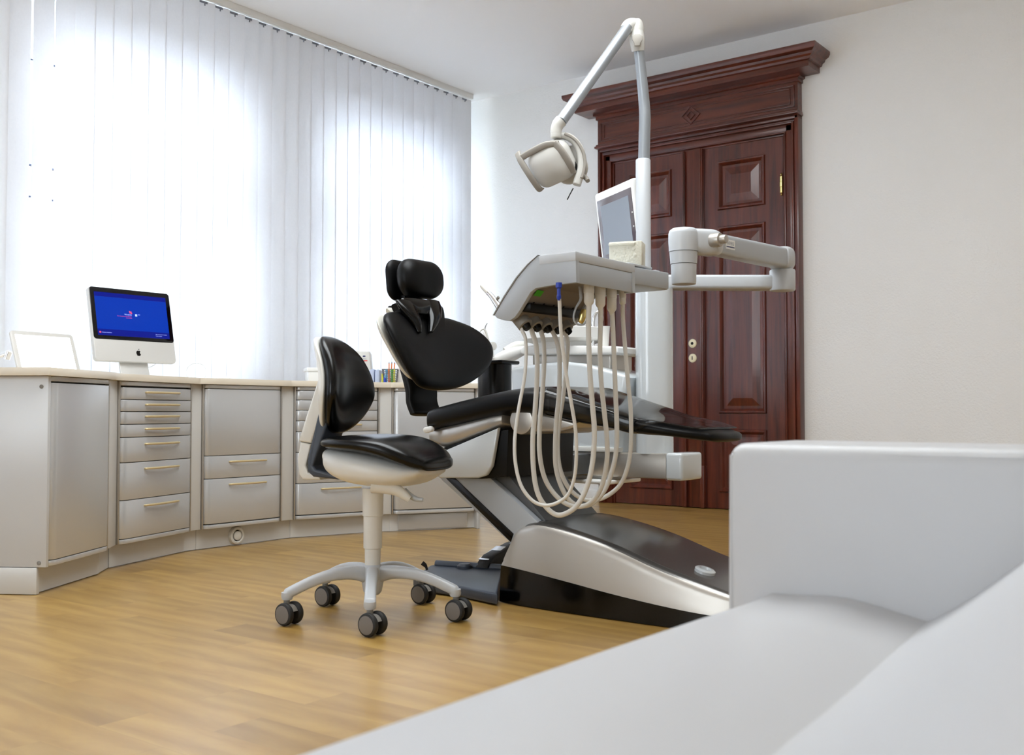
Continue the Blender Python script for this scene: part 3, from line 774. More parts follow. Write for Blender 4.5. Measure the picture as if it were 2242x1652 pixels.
b = BM(); prism(b, [(.026, .029), (.034, .024), (L * .72, .062), (L * .72, .068)], T @ Matrix.Translation((0, 0, -.004)), .05, .002); new('pedal_edge', b, M['steel'], pd)
# ======================================================== TREATMENT UNIT
unit = thing('cuspidor_unit', 'glossy grey spittoon unit with round column and floor-level beam behind the dental chair', 'dental unit', (-2.4, 3.85, 0))
CV = 4.374
cc = atv(1432, 700, CV); CX, CYy = cc.x, cc.y
b = BM(); sloft(b, [(V((CX, CYy, z)), RT * .0765, FW * .085) for z in (.505, .8, 1.19)], 2.8, 40, 1); new('column', b, M['gloss'], unit)
b = BM(); box(b, (-2.76, CYy - .085, .405), (-2.06, CYy + .085, .508), .006); bm_ = new('beam', b, M['silver'], unit)
b = BM(); box(b, (-2.062, CYy - .089, .400), (-1.985, CYy + .089, .512), .012, 3); new('beam_end_cap', b, M['gloss'], bm_)
b = BM(); box(b, (-2.72, 2 * CY - 2.99, .415), (-2.42, CYy - .08, .50), .006); new('link_block', b, M['darkgrey'], unit)
b = BM(); box(b, (-2.74, CYy - .13, .375), (-2.30, CYy + .13, .392), .006); box(b, (-2.70, CYy - .06, .39), (-2.34, CYy + .06, .41)); new('drip_tray', b, M['white'], unit)
YF = CYy - .10
BP = [(1117, 812), (1122, 804), (1150, 799), (1190, 794), (1235, 791), (1275, 795), (1310, 804), (1340, 812), (1366, 820), (1370, 826), (1366, 860), (1360, 905), (1352, 955), (1349, 990), (1160, 986), (1140, 970), (1122, 900)]
b = BM(); prism(b, prof(BP, YF), XZ(YF), .26, .016, 4); bd = new('body', b, M['gloss'], unit)
b = BM(); prism(b, prof([(1158, 972), (1352, 980), (1350, 990), (1156, 984)], YF - .008), XZ(YF - .008), .05, .003); new('trim', b, M['cream'], bd)
b = BM(); prism(b, prof([(1165, 768), (1338, 770), (1338, 815), (1165, 800)], YF + .08), XZ(YF + .08), .18, .01, 3); new('neck_block', b, M['silver'], unit)
b = BM(); prism(b, prof([(1138, 764), (1146, 757), (1180, 755), (1345, 757), (1352, 761), (1352, 771), (1346, 775), (1180, 776), (1150, 777), (1139, 774)], YF + .03), XZ(YF + .03), .30, .008, 3); new('shelf', b, M['white'], unit)
# bowl
bc = atv(1236, 735, 4.70); s_ = 4.70 / FP
b = BM(); lathe(b, [(.0, -.034), (70 * s_, -.034), (86 * s_, -.026), (92 * s_, -.018), (93 * s_, .028), (91 * s_, .031), (86 * s_, .031), (78 * s_, .005), (40 * s_, -.012), (.0, -.014)], Matrix.Translation(bc), 44)
lathe(b, [(.0, -.060), (60 * s_, -.060), (66 * s_, -.034), (.0, -.034)], Matrix.Translation(bc), 40)
new('spittoon_bowl', b, M['white'], unit)
b = BM(); v = 4.60; tube(b, [atv(x, y, v) for x, y in ((1299, 758), (1299, 720), (1300, 698), (1307, 683), (1315, 684), (1318, 693), (1318, 702))], .0062, 10, 5)
b2 = tube(b, [atv(x, y, v + .03) for x, y in ((1296, 758), (1295, 725), (1292, 708), (1284, 700))], .0055, 10, 5); new('filler_spout', b, M['chrome'], unit)
b = BM(); box(b, (0, 0, 0), (.001, .001, .001)); b.free()
# assistant arm with holders and hoses
b = BM(); st = []
for px, py, h in ((1145, 768, .022), (1128, 774, .030), (1108, 781, .034), (1090, 788, .030), (1078, 793, .020)):
    st.append((atv(px, py, 4.78), FW * .075, ZU * h))
sloft(b, st, 3.2, 28, 4, .012); aa = new('assistant_arm', b, M['white'], unit)
b = BM(); tube(b, [atv(1150, 757, 4.85), atv(1130, 757, 4.84), atv(1105, 768, 4.82)], [.02, .022, .016], 14, 4); new('arm_cover', b, M['cream'], aa)
for dx, r in ((0, .0075), (8, .0085), (17, .0085)):
    b = BM(); tube(b, [atv(1080 + dx * .6, 798, 4.76), atv(1081 + dx, 830, 4.74), atv(1081 + dx * 1.1, 860, 4.72), atv(1083 + dx, 880, 4.74), atv(1100 + dx, 905, 4.76), atv(1130, 910, 4.80), atv(1150, 880, 4.80)], r, 10, 5); new('suction_hose', b, M['ltgrey'], aa)
b = BM()
for px, py in ((1071, 768), (1079, 757)):
    c = atv(px, py, 4.78); cyl(b, c - FW * .02, c + FW * .02, .019, 20, bev=.004)
new('holder', b, M['lamp'], aa)
# instruments resting in the holders: things of their own
sy = thing('spray_syringe', 'slim chrome-tipped spray syringe standing in the assistant holder beside the backrest', 'syringe', atv(1068, 762, 4.76))
b = BM(); tube(b, [atv(1073, 778, 4.76), atv(1067, 752, 4.76), atv(1062, 728, 4.76), atv(1061, 722, 4.76)], [.012, .014, .011, .006], 14, 4); new('handle', b, M['white'], sy)
b = BM(); tube(b, [atv(1061, 723, 4.76), atv(1063, 714, 4.76), atv(1067, 707, 4.76)], [.0045, .003, .002], 10, 4); new('nozzle', b, M['steel'], sy)
se = thing('saliva_ejector', 'thin curved white saliva ejector arching beside the spray syringe', 'suction tube', atv(1068, 760, 4.70))
b = BM(); tube(b, [atv(1047, 735, 4.70), atv(1052, 724, 4.70), atv(1059, 720, 4.70), atv(1064, 727, 4.70), atv(1068, 742, 4.70), atv(1071, 757, 4.70)], [.0025, .003, .004, .0042, .0042, .0042], 10, 5); new('tube', b, M['cream'], se)
b = BM(); tube(b, [atv(1070, 756, 4.70), atv(1074, 768, 4.70), atv(1077, 782, 4.70)], [.010, .013, .011], 14, 4); new('handle', b, M['white'], se)
b = BM(); o = atv(1321, 759, 4.60); hw_, hb_ = .029, .023
lathe(b, [(.0, 0), (hb_, 0), (hw_, .086), (hw_ + .001, .088), (hw_ - .002, .088), (hb_ - .002, .004), (.0, .004)], Matrix.Translation(o + ZU * .002), 28)
tag(new('drinking_cup', b, M['paper']), 'white drinking cup under the chrome filler spout of the spittoon', 'cup')

# ============================================================ DELIVERY TABLE
TY = 2.58; TW = .345
tbl = thing('delivery_table', 'light grey instrument delivery table hanging over the dental chair on a jointed arm', 'instrument table', (-1.85, TY + TW / 2, 1.1))
CK = [(1260, 550), (1262, 618), (1210, 624), (1172, 631), (1161, 640), (1149, 660), (1137, 680), (1127, 694), (1115, 702), (1103, 701), (1088, 696), (1082, 690), (1105, 650), (1132, 609), (1156, 580), (1177, 560), (1180, 562)]
ck = prof(CK, TY)
nose = ck[6:]
b = BM(); prism(b, ck, XZ(TY), .018, .002); cheek = new('side_cheek', b, M['ltgrey2'], tbl)
b = BM(); prism(b, ck, XZ(TY + TW - .018), .018, .002); new('side_cheek', b, M['ltgrey2'], tbl)
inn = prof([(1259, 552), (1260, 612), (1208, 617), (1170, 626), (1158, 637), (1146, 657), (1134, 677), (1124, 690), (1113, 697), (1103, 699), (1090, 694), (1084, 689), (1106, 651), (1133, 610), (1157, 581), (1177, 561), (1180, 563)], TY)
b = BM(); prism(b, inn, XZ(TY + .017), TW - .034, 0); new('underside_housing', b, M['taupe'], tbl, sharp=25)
# dark edge strip along the nose
ed = prof([(1082, 690), (1105, 650), (1132, 609), (1156, 580), (1177, 560), (1178, 557.5), (1155, 577.5), (1130, 606.5), (1103, 648), (1079, 690)], TY)
b = BM(); prism(b, ed, XZ(TY - .002), TW + .004, .001); new('edge_strip', b, M['midgrey'], tbl)
xr = ck[0][0]; zt = ck[0][1]; zb = ck[1][1]
x1 = aty(1180, 575, TY).x; zm = aty(1260, 571, TY).z
b = BM(); box(b, (x1, TY - .001, zm), (xr + .001, TY + TW + .001, zt), .003); new('table_top', b, M['ltgrey'], tbl)
b = BM(); box(b, (x1, TY + .002, zm - .0018), (xr - .001, TY + TW - .002, zm + .001)); new('seam', b, M['midgrey'], tbl)
b = BM(); box(b, (xr - .006, TY + .001, zb), (xr, TY + TW, zm - .0012), .002)
new('end_panel', b, M['ltgrey2'], tbl)
# arm plate behind
ye = 1.68 / math.tan(YAW - math.atan((1478 - 1121) / FP))
b = BM(); prism(b, [(xr - .16, TY + TW), (xr, TY + TW), (xr + .02, ye - .02), (xr + .0, ye), (xr - .12, ye)], Matrix.Translation((0, 0, zb + .028)), zt - zb - .036, .004); new('arm_plate', b, M['ltgrey2'], tbl)
b = BM(); c = atz(1395, 571, zt + .006); box(b, (c.x - .12, TY + TW - .03, zt - .004), (xr - .002, TY + TW + .12, zt + .004), .003); box(b, (xr - .10, TY + TW + .14, zt - .014), (xr - .001, ye - .04, zt - .002), .003); new('ledge', b, M['ltgrey'], tbl)
# joint post
JX, JY = -1.665, 3.215; jv = V((JX, JY, 0)).dot(FW); js = jv / FP
jc = atv(1497, 600, jv); JX, JY = jc.x, jc.y; J = Matrix.Translation((JX, JY, 0))
zj = lambda py: atv(1497, py, jv).z
b = BM(); lathe(b, [(.0, zj(622)), (26 * js, zj(622)), (27 * js, zj(618)), (28 * js, zj(579)), (.0, zj(579))], J, 36); new('lower_joint', b, M['ltgrey'], tbl)
b = BM(); lathe(b, [(.0, zj(578)), (29 * js, zj(578)), (31 * js, zj(552)), (.0, zj(552))], J, 36); new('joint_ring', b, M['ltgrey'], tbl)
b = BM(); lathe(b, [(.0, zj(551)), (32 * js, zj(551)), (33 * js, zj(530)), (33 * js, zj(512)), (31 * js, zj(505)), (25 * js, zj(500.5)), (.0, zj(500))], J, 36)
# round cheek block to the right of the post, holding the spring arm
EV = 4.30; E0 = atv(1712, 566, EV); A0 = atv(1545, 531, jv + .02)
ad = (E0 - A0); AL = ad.length; ad.normalize(); asd = ZU.cross(ad).normalized(); aup = ad.cross(asd)
st = [(V((JX, JY, zj(526))), asd * .055, aup * .040), (A0 - ad * .02, asd * .055, aup * .044), (A0 + ad * .05, asd * .045, aup * .044)]
sloft(b, st, 3.2, 32, 3, .012)
hdj = new('upper_joint', b, M['ltgrey'], tbl)
b = BM(); kd = (RT * .75 - FW * .66); c = atv(1545, 531, jv - .01) - asd * .0
c = A0 + (-FW * .8 + RT * .3).normalized() * .052
cyl(b, c - kd * .01, c + kd * .028, .024, 24, bev=.004); cyl(b, c + kd * .02, c + kd * .05, .015, 24, bev=.003); new('tension_knob', b, M['silver'], hdj)
b = BM(); st = [(A0 + ad * .02, asd * .036, aup * .036), (A0 + ad * AL * .5, asd * .038, aup * .039), (E0 - ad * .03, asd * .040, aup * .042)]
sloft(b, st, 5, 32, 3, .0); sa_ = new('spring_arm', b, M['ltgrey2'], tbl)
# rating sticker on the side of the arm facing the camera
sd_s = -1 if (asd.dot(FW)) > 0 else 1
p0 = A0 + ad * .14 + asd * (sd_s * .0365)
ex = ad if ad.dot(RT) > 0 else -ad
TL = frame(p0, ex, aup, ex.cross(aup))
b = BM(); box(b, (-.045, -.016, 0), (.045, .018, .0012), T=TL); box(b, (-.04, -.010, .001), (.04, -.006, .0016), T=TL, mi=1); stk = new('sticker', b, [M['white'], M['navy']], sa_)
text('UNIVERSI', .018, TL @ Matrix.Translation((-.040, -.001, .0011)), M['greyprint'], stk, depth=.0003)
b = BM(); eu = RT * .02 + FW * .0
ez = lambda py: atv(1715, py, EV).z
st = [(E0 - ad * .045, asd * .046, aup * .046), (E0 - ad * .01, asd * .05, aup * .05), (E0 + ad * .025, asd * .048, aup * .048)]
sloft(b, st, 3.4, 32, 3, .012)
el = atv(1713, 600, EV); cyl(b, (el.x, el.y, ez(612)), (el.x, el.y, ez(575)), .042, 28, bev=.004)
new('elbow', b, M['ltgrey'], tbl)
b = BM(); a0 = atv(1440, 619, CV); a1 = atv(1728, 620, EV + .02); d = (a1 - a0); L = d.length; d.normalize(); sdv = ZU.cross(d)
TA = frame(a0, d, sdv, d.cross(sdv)); box(b, (0, -.05, -.028), (L, .05, .030), .012, 3, T=TA); cyl(b, (el.x, el.y, ez(637)), (el.x, el.y, ez(590)), .052, 28, bev=.006)
cyl(b, (CX, CYy, a0.z - .028), (CX, CYy, a0.z + .03), .075, 32, bev=.006)
la = new('lower_arm', b, M['ltgrey'], tbl)
# handpiece sockets below the nose
hx = aty(1150, 705, TY + .06)
for i in range(5):
    y = TY + .058 + .058 * i
    a0 = V((hx.x - .060, y, hx.z + .055)); a1 = V((hx.x + .004, y, hx.z - .012)); d = (a1 - a0).normalized()
    b = BM(); cyl(b, a0, a1, .025, 20, bev=.004); tube(b, [a1 - d * .004, a1 + d * .012], [.017, .012], 14, 1, mi=1); new('handpiece_socket', b, [M['midgrey'], M['blackgl']], tbl)
b = BM(); box(b, (hx.x - .03, TY + .02, hx.z + .03), (hx.x + .05, TY + TW - .02, hx.z + .055), .006); new('socket_bar', b, M['black'], tbl)
# green sticker, screw holes
q = [V((p[0], 0, p[1])) for p in inn]
und = (q[6] - q[3]); uL = und.length; und.normalize(); un = V((und.z, 0, -und.x)); un = un if un.z < 0 else -un
TU = frame(V((q[3].x, TY + .02, q[3].z)), und, (0, 1, 0), und.cross(V((0, 1, 0))))
zs = 1 if TU.to_3x3().col[2].z < 0 else -1
b = BM(); g = aty(1173, 638, TY + .03)
gx = -1.0
box(b, (.012, .006, zs * .0002), (.034, .042, zs * .0012), T=TU); new('sticker', b, M['green'], tbl)
b = BM()
for i in range(5): box(b, (uL * .62, .03 + .055 * i, 0), (uL * .62 + .006, .036 + .055 * i, zs * .0008), T=TU)
for yy in (.07, .22): box(b, (uL * .80, yy, 0), (uL * .80 + .018, yy + .014, zs * .0008), T=TU)
new('screw_hole', b, M['black'], tbl)
# hose connectors
cx_ = -1.75
def conn(px, y0p, y1p, w):
    y = -cx_ / math.tan(YAW - math.atan((px - 1121) / FP)); vv = V((cx_, y, 0)).dot(FW)
    return V((cx_, y, 0)), atv(px, y0p, vv).z, atv(px, y1p, vv).z, w * vv / FP, vv
ends = []
for px, ya, yb, w in ((1290, 618, 668, 11.5), (1315, 622, 673, 11.5), (1340, 627, 683, 11), (1364, 640, 667, 7.5)):
    c, z0, z1, r, vv = conn(px, ya, yb, w); b = BM(); h = z0 - z1
    lathe(b, [(.0, z0 + .012), (r, z0 + .012), (r * 1.03, z0 - h * .45), (r * .96, z0 - h * .46), (r * .96, z0 - h * .86), (r * .80, z0 - h * .94), (r * .55, z1), (r * .4, z1 - h * .12), (.0, z1 - h * .12)], Matrix.Translation(c), 26)
    new('hose_connector', b, M['cream'], tbl); ends.append((px, vv))
c, z0, z1, r, vb = conn(1224, 626, 653, 5)
cxx, = (c.x,)
b = BM(); lathe(b, [(.0, z0 + .01), (r * 1.4, z0 + .01), (r * 1.4, z0 - .004), (r * .8, z0 - .008), (r * .8, z1 + .010), (r, z1 + .009), (r, z1), (r * .4, z1 - .006), (.0, z1 - .006)], Matrix.Translation(c), 20)
new('hose_connector', b, M['blue'], tbl)
Z1 = lambda L: [(1040 + x / 3.6717, 700 + y / 3.6717) for x, y in L]
HS = [
 ([(375, 72), (405, 150), (410, 300), (395, 480), (350, 720), (320, 950), (325, 1150), (370, 1330), (460, 1450), (560, 1490), (660, 1470), (750, 1400), (800, 1260), (815, 1080), (810, 900), (780, 700), (740, 480), (715, 300), (690, 80), (680, -130), (677, -175)], 0, vb, .0062),
 ([(450, 62), (490, 200), (500, 400), (485, 700), (465, 950), (470, 1200), (500, 1380), (560, 1490), (640, 1560), (720, 1560), (820, 1490), (900, 1340), (945, 1140), (960, 900), (945, 700), (925, 450), (915, 200), (912, 0), (917, -110)], 1, ends[0][1], .0090),
 ([(525, 62), (550, 170), (555, 350), (540, 600), (520, 850), (520, 1080), (560, 1270), (640, 1400), (740, 1480), (850, 1500), (950, 1450), (1020, 1330), (1060, 1130), (1060, 950), (1040, 750), (1015, 500), (1005, 250), (1010, 0), (1010, -95)], 2, ends[1][1], .0085),
 ([(620, 72), (665, 200), (680, 350), (675, 600), (655, 800), (645, 1000), (650, 1180), (690, 1330), (760, 1450), (850, 1495), (950, 1470), (1040, 1370), (1100, 1220), (1135, 1050), (1140, 850), (1130, 600), (1120, 350), (1110, 100), (1103, -60)], 3, ends[2][1], .0085),
 ([(715, 75), (745, 180), (735, 350), (710, 600), (680, 800), (665, 1000), (680, 1180), (740, 1330), (830, 1420), (930, 1450), (1050, 1420), (1170, 1320), (1235, 1150), (1255, 950), (1250, 700), (1230, 500), (1205, 200), (1190, 0), (1188, -120)], 4, ends[3][1], .0080)]
for L_, i, ve, r in HS:
    pp = Z1(L_); y = TY + .058 + .058 * i; vs = V((hx.x + .01, y, 0)).dot(FW); n = len(pp)
    b = BM(); pts = [V((hx.x + .006, y, hx.z - .010))] + [atv(px, py, vs + (ve - vs) * k / (n - 1)) for k, (px, py) in enumerate(pp)]
    tube(b, pts, r * .9, 10, 5); new('hose', b, M['hose'], tbl)
# thin coiled line with the brass valve
b = BM(); v = 3.26; tube(b, [atv(x, y, v) for x, y in ((1269, 625), (1271, 640), (1271, 656), (1262, 672), (1256, 690), (1258, 704), (1268, 711), (1279, 709), (1285, 700))], [.005, .005, .003, .003, .003, .003], 8, 5); ln = new('thin_line', b, M['ltgrey2'], tbl)
b = BM(); tube(b, [atv(1279, 677, v), atv(1276, 690, v), atv(1272, 703, v), atv(1270, 707, v)], [.008, .012, .010, .006], 14, 3); new('valve', b, M['brass'], ln)
# handpiece lying in the first socket
hp = thing('dental_handpiece', 'chrome and ivory dental handpiece sticking out past the curved nose of the instrument table', 'handpiece', aty(1075, 650, TY + .11))
yh = TY + .11
b = BM(); tube(b, [aty(1100, 684, yh), aty(1090, 668, yh), aty(1076, 648, yh), aty(1068, 640, yh)], [.011, .0105, .0085, .0075], 16, 4); new('body', b, M['chrome'], hp)
b = BM(); tube(b, [aty(1069, 641, yh), aty(1060, 632, yh), aty(1055, 626, yh), aty(1053, 623, yh)], [.0074, .0070, .0066, .0045], 16, 4); new('sleeve', b, M['cream'], hp)
b = BM(); c = aty(1089, 655, yh); cyl(b, aty(1086, 657, yh), aty(1092, 650, yh), .005, 12); new('light_port', b, M['midgrey'], hp)
# plaster box on the table
c = atv(1371, 577, 3.42); pz = zt + .004
bx = V((c.x, c.y, pz)); T = frame(bx, (RT * .96 - FW * .28).normalized(), (FW * .96 + RT * .28).normalized(), ZU)
pbx = thing('plaster_model_box', 'ivory plaster block with a rough front standing on the back of the instrument table', 'plaster block', bx)
b = BM(); box(b, (-.057, 0, 0), (.052, .075, .080), .003, T=T); bo = new('block', b, M['plaster'], pbx)
b = BM()
random.seed(3)
for i in range(46):
    x, z = random.uniform(-.052, .03), random.uniform(.006, .062)
    if z > .05 and x > .0: pass
    r = random.uniform(.003, .008); lathe(b, [(.0, 0), (r, 0), (r * .8, r * .3), (r * .3, r * .45), (.0, r * .45)], T @ frame((x, .001, z), (1, 0, 0), (0, 0, 1), (0, -1, 0)), 7)
box(b, (-.058, -.006, .066), (.030, .004, .076), .003, T=T)
new('rough_front', b, M['plaster'], bo)
b = BM(); o = atv(1418, 563, 3.75)
cyl(b, (o.x, o.y, pz + .0), (o.x, o.y, o.z + .004), .006, 12); cyl(b, o, o + ZU * .008, .016, 24, bev=.002); new('support_pin', b, M['chrome'], tbl) if False else b.free()

# ============================================================ OPERATING CEIL_FILL
LV = 4.40
lamp = thing('operating_lamp', 'pale grey dental operating lamp hanging from a bent tube on the unit column', 'lamp', atv(1409, 560, LV))
pz0 = 1.19
b = BM(); p0 = atv(1409, 600, LV); zz = atv(1409, 349, LV).z
lathe(b, [(.0, 1.250), (.0315, 1.250), (.0315, zz - .004), (.029, zz), (.0, zz)], Matrix.Translation((p0.x, p0.y, 0)), 30); new('lower_pole', b, M['ltgrey'], lamp)
b = BM(); tube(b, [atv(1410, 352, LV), atv(1411, 300, LV), atv(1412, 258, LV), atv(1410, 222, LV), atv(1404, 160, LV - .01), atv(1399, 112, LV - .02), atv(1397, 100, LV - .02)], [.0245, .0245, .0245, .0235, .0225, .022, .022], 22, 5); new('upper_pole', b, M['alu'], lamp)
b = BM(); tube(b, [atv(1397, 112, LV - .02), atv(1395, 88, LV - .03), atv(1394, 70, LV - .03)], [.026, .032, .029], 24, 4)
tube(b, [atv(1394, 82, LV - .03), atv(1394, 60, LV - .03), atv(1392, 48, LV - .03), atv(1391, 43, LV - .03)], [.028, .030, .026, .014], 24, 4)
tube(b, [atv(1392, 54, LV - .03), atv(1378, 55, LV - .04), atv(1370, 66, LV - .05)], [.026, .027, .027], 24, 4); kn = new('top_joint', b, M['lamp'], lamp)
b = BM(); T = frame(atv(1395, 86, LV - .066), RT, ZU, -FW); prism(b, [(-.012, -.030), (.010, -.030), (.012, -.018), (.022, -.005), (.022, .010), (.010, .020), (-.010, .020), (-.022, .010), (-.022, -.005), (-.014, -.018)], T, .010, .003); new('joint_cap', b, M['lampdk'], kn)
BV = 4.12
b = BM(); tube(b, [atv(1374, 60, LV - .05), atv(1302, 162, 4.24), atv(1228, 266, BV)], .0235, 24, 3); new('lamp_arm', b, M['alu'], lamp)
b = BM(); tube(b, [atv(1229, 264, BV), atv(1222, 272, BV), atv(1218, 282, BV), atv(1217, 292, BV)], [.026, .025, .023, .022], 24, 4)
cyl(b, atv(1217, 286, BV), atv(1217, 302, BV), .0215, 24, bev=.003); new('elbow_joint', b, M['lamp'], lamp)
cp = [(1214, 298), (1230, 297), (1246, 301), (1260, 312), (1270, 330), (1274, 352), (1272, 374), (1267, 390), (1263, 404)]
b = BM(); st = []
for k, (px, py) in enumerate(cp):
    a = cp[max(0, k - 1)]; c_ = cp[min(len(cp) - 1, k + 1)]; dx, dy = c_[0] - a[0], -(c_[1] - a[1]); L = math.hypot(dx, dy)
    w = (.011, .013, .014, .015, .0165, .0175, .0175, .0175, .017)[k]
    st.append((atv(px, py, BV + .02), (RT * (-dy / L) + ZU * (dx / L)) * w, FW * .022))
sloft(b, st, 3, 24, 4, .004); yk = new('yoke', b, M['lamp'], lamp)
b = BM(); st = []
cp2 = [(1237, 294), (1252, 301), (1266, 314), (1277, 334), (1281, 354), (1279, 374), (1274, 390)]
for k, (px, py) in enumerate(cp2):
    a = cp2[max(0, k - 1)]; c_ = cp2[min(len(cp2) - 1, k + 1)]; dx, dy = c_[0] - a[0], -(c_[1] - a[1]); L = math.hypot(dx, dy)
    st.append((atv(px - 1, py + 1, BV + .015), (RT * (-dy / L) + ZU * (dx / L)) * .0075, FW * .024))
sloft(b, st, 3, 20, 4, .003); new('yoke_trim', b, M['lampdk'], yk)
b = BM(); tube(b, [atv(1276, 384, BV + .03), atv(1284, 391, BV + .02), atv(1287, 396, BV + .01)], [.010, .010, .009], 14, 3); new('switch', b, M['lampdk'], lamp)
b = BM(); tube(b, [atv(1255, 412, BV), atv(1248, 425, BV), atv(1242, 437, BV)], .0022, 8, 2); new('sensor_wire', b, M['blackgl'], lamp)
# head: rounded reflector housing looking down and left
n_ = (RT * -.42 - ZU * .38 - FW * .82).normalized(); e1 = (RT * .88 + ZU * .42); e1 = (e1 - n_ * e1.dot(n_)).normalized(); e2 = n_.cross(e1)
hc = atv(1203, 360, BV + .03); THd = frame(hc, e1, e2, n_)
ho = rrect(.190, .165, .055, 8)
b = BM(); pillow(b, ho, THd, .040, .075, 3.0, bend=lambda x, y: -2.2 * x * x - 1.6 * y * y); hh = new('lamp_head', b, M['lamp'], lamp)
def hp_(x, y, z): return THd @ V((x, y, z))
fz = lambda x, y, o=0: (x, y, .040 * (1 - (max(abs(x) / .095, abs(y) / .0825)) ** 3) ** .5 - 2.2 * x * x - 1.6 * y * y + o if max(abs(x) / .095, abs(y) / .0825) < 1 else -2.2 * x * x - 1.6 * y * y + o)
b = BM()
sgn = 1 if e2.dot(ZU) > 0 else -1
tp = .072 * sgn
def bar(p, w=.010, h=.008):
    P_ = catmull([hp_(*q) for q in p], 5); st = []
    for k in range(len(P_)):
        t = (P_[min(k + 1, len(P_) - 1)] - P_[max(k - 1, 0)]).normalized(); s = n_.cross(t).normalized(); st.append((P_[k], s * w, n_ * h))
    sloft(b, st, 3, 16, 1, .004)
bar([(-.108, tp * 1.35, .0), (-.100, tp * .9, .02), (-.085, 0, .032), (-.078, -tp * .9, .02), (-.075, -tp * 1.1, .005)], .013)
bar([(-.098, tp, .012), (-.04, tp * 1.05, .022), (.03, tp * 1.05, .020), (.075, tp * .8, .008)], .013)
bar([(.065, tp * .95, .012), (.082, tp * .2, .014), (.085, -tp * .5, .008), (.075, -tp * .95, -.008)], .014)
new('grip_frame', b, M['lampdk'], hh)
b = BM(); pillow(b, rrect(.15, .15, .06, 6), THd @ Matrix.Translation((.045, -tp * .5, -.075)), .02, .03, 3); new('rear_cover', b, M['lamp'], hh)
b = BM(); tube(b, [hp_(.08, 0, -.03), atv(1262, 372, BV + .02)], .012, 12, 1); new('pivot', b, M['black'], hh)

# ============================================================ MONITOR
wd = (RT * .36 - FW * .93).normalized(); nn = (RT * -.93 - FW * .36).normalized()
tl = rad(-7); nm = nn * math.cos(tl) + ZU * math.sin(tl); um = ZU * math.cos(tl) - nn * math.sin(tl)
MV = 4.66; mc = atv(1350, 488, MV); TM = frame(mc, wd, um, nm)
mon = thing('monitor', 'small white-framed grey screen standing behind the lamp pole', 'monitor', mc)
b = BM(); box(b, (-.19, -.17, -.035), (.19, .165, .0), .012, 3, T=TM); ms = new('case', b, M['white'], mon)
b = BM(); box(b, (-.168, -.15, -.002), (.168, .128, .002), .002, T=TM); new('bezel', b, M['bezel'], ms)
b = BM(); box(b, (-.135, -.125, .001), (.138, .098, .003), T=TM); new('screen', b, M['lcd'], ms)
for z in (.02, -.04):
    b = BM(); cyl(b, TM @ V((.160, z, .002)), TM @ V((.160, z, .004)), .004, 10); new('button', b, M['white'], ms)
b = BM(); tube(b, [TM @ V((0, -.14, -.03)), TM @ V((0, -.22, -.045)), V((CX - .03, CYy + .12, 1.19)), V((CX, CYy + .088, 1.15))], .018, 12, 4); new('stand', b, M['ltgrey2'], mon)
# ========================================================== ON THE WORKTOP
ZT = TOPZ1
def wt(px, v):
    p = atv(px, 820, v); return V((p.x, p.y, ZT))
# all-in-one computer
ic = V((-5.0, 3.235, ZT))
wy = V((.02, 1, 0)).normalized(); fn = wy.cross(ZU)           # faces the room
lean = rad(12); nm = fn * math.cos(lean) + ZU * math.sin(lean); um = ZU * math.cos(lean) - fn * math.sin(lean)
im = thing('desktop_computer', 'all-in-one desktop computer with a blue login screen on the worktop', 'computer', ic)
wI, hI = .478, .400
cI = ic + ZU * .087 + um * hI / 2 + nm * .06
TI = frame(cI, wy, um, nm)
b = BM(); prism(b, rrect(wI, hI, .020, 5), TI @ Matrix.Translation((0, 0, -.030)), .030, .004, 3); cs = new('case', b, M['imac'], im)
b = BM(); prism(b, rrect(wI - .004, .282, .016, 5, 0, hI / 2 - .143), TI @ Matrix.Translation((0, 0, -.002)), .0032, .0006); new('bezel', b, M['glassblk'], cs)
sc_ = D.objects.new('screen', None); D.objects.remove(sc_)
sx, sz0, sz1 = .212, hI / 2 - .263, hI / 2 - .028
b = BM(); box(b, (-sx, sz0, .001), (sx, sz1, .0018), T=TI); scr = new('screen', b, M['screen'], cs)
b = BM(); box(b, (-sx, sz1 - .024, .0018), (sx, sz1, .0022), T=TI); box(b, (-sx, sz0, .0018), (sx, sz0 + .034, .0022), T=TI); new('screen_band', b, M['screenband'], scr)
TT = lambda x, y: TI @ Matrix.Translation((x, y, .0023))
text('Windows', .011, TT(-.006, .055), M['screentxt'], scr, depth=.0002, align='RIGHT')
text('Zum Anmelden auf den Benutzer-', .0062, TT(-.006, .046), M['screenred'], scr, depth=.0002, align='RIGHT')
text('namen klicken', .0062, TT(-.006, .038), M['screenred'], scr, depth=.0002, align='RIGHT')
text('Computer ausschalten', .0062, TT(-sx + .022, sz0 + .014), M['screentxt'], scr, depth=.0002)
for i, t in enumerate(('Nach dem Anmelden am System', 'Konten verwalten')): text(t, .0052, TT(sx - .085, sz0 + .020 - .009 * i), M['screentxt'], scr, depth=.0002)
b = BM()
for k, (x, y) in enumerate(((-.020, .073), (-.012, .071), (-.018, .066), (-.010, .064))): box(b, (x, y, .0022), (x + .007, y + .006, .0026), T=TI)
box(b, (-sx + .008, sz0 + .012, .0022), (-sx + .018, sz0 + .021, .0026), T=TI); new('icon', b, M['screenred'], scr)
b = BM(); box(b, (.014, .052, .0022), (.026, .064, .0026), T=TI); new('user_picture', b, M['screentxt'], scr)
text('Arzt', .007, TT(.031, .060), M['screentxt'], scr, depth=.0002)
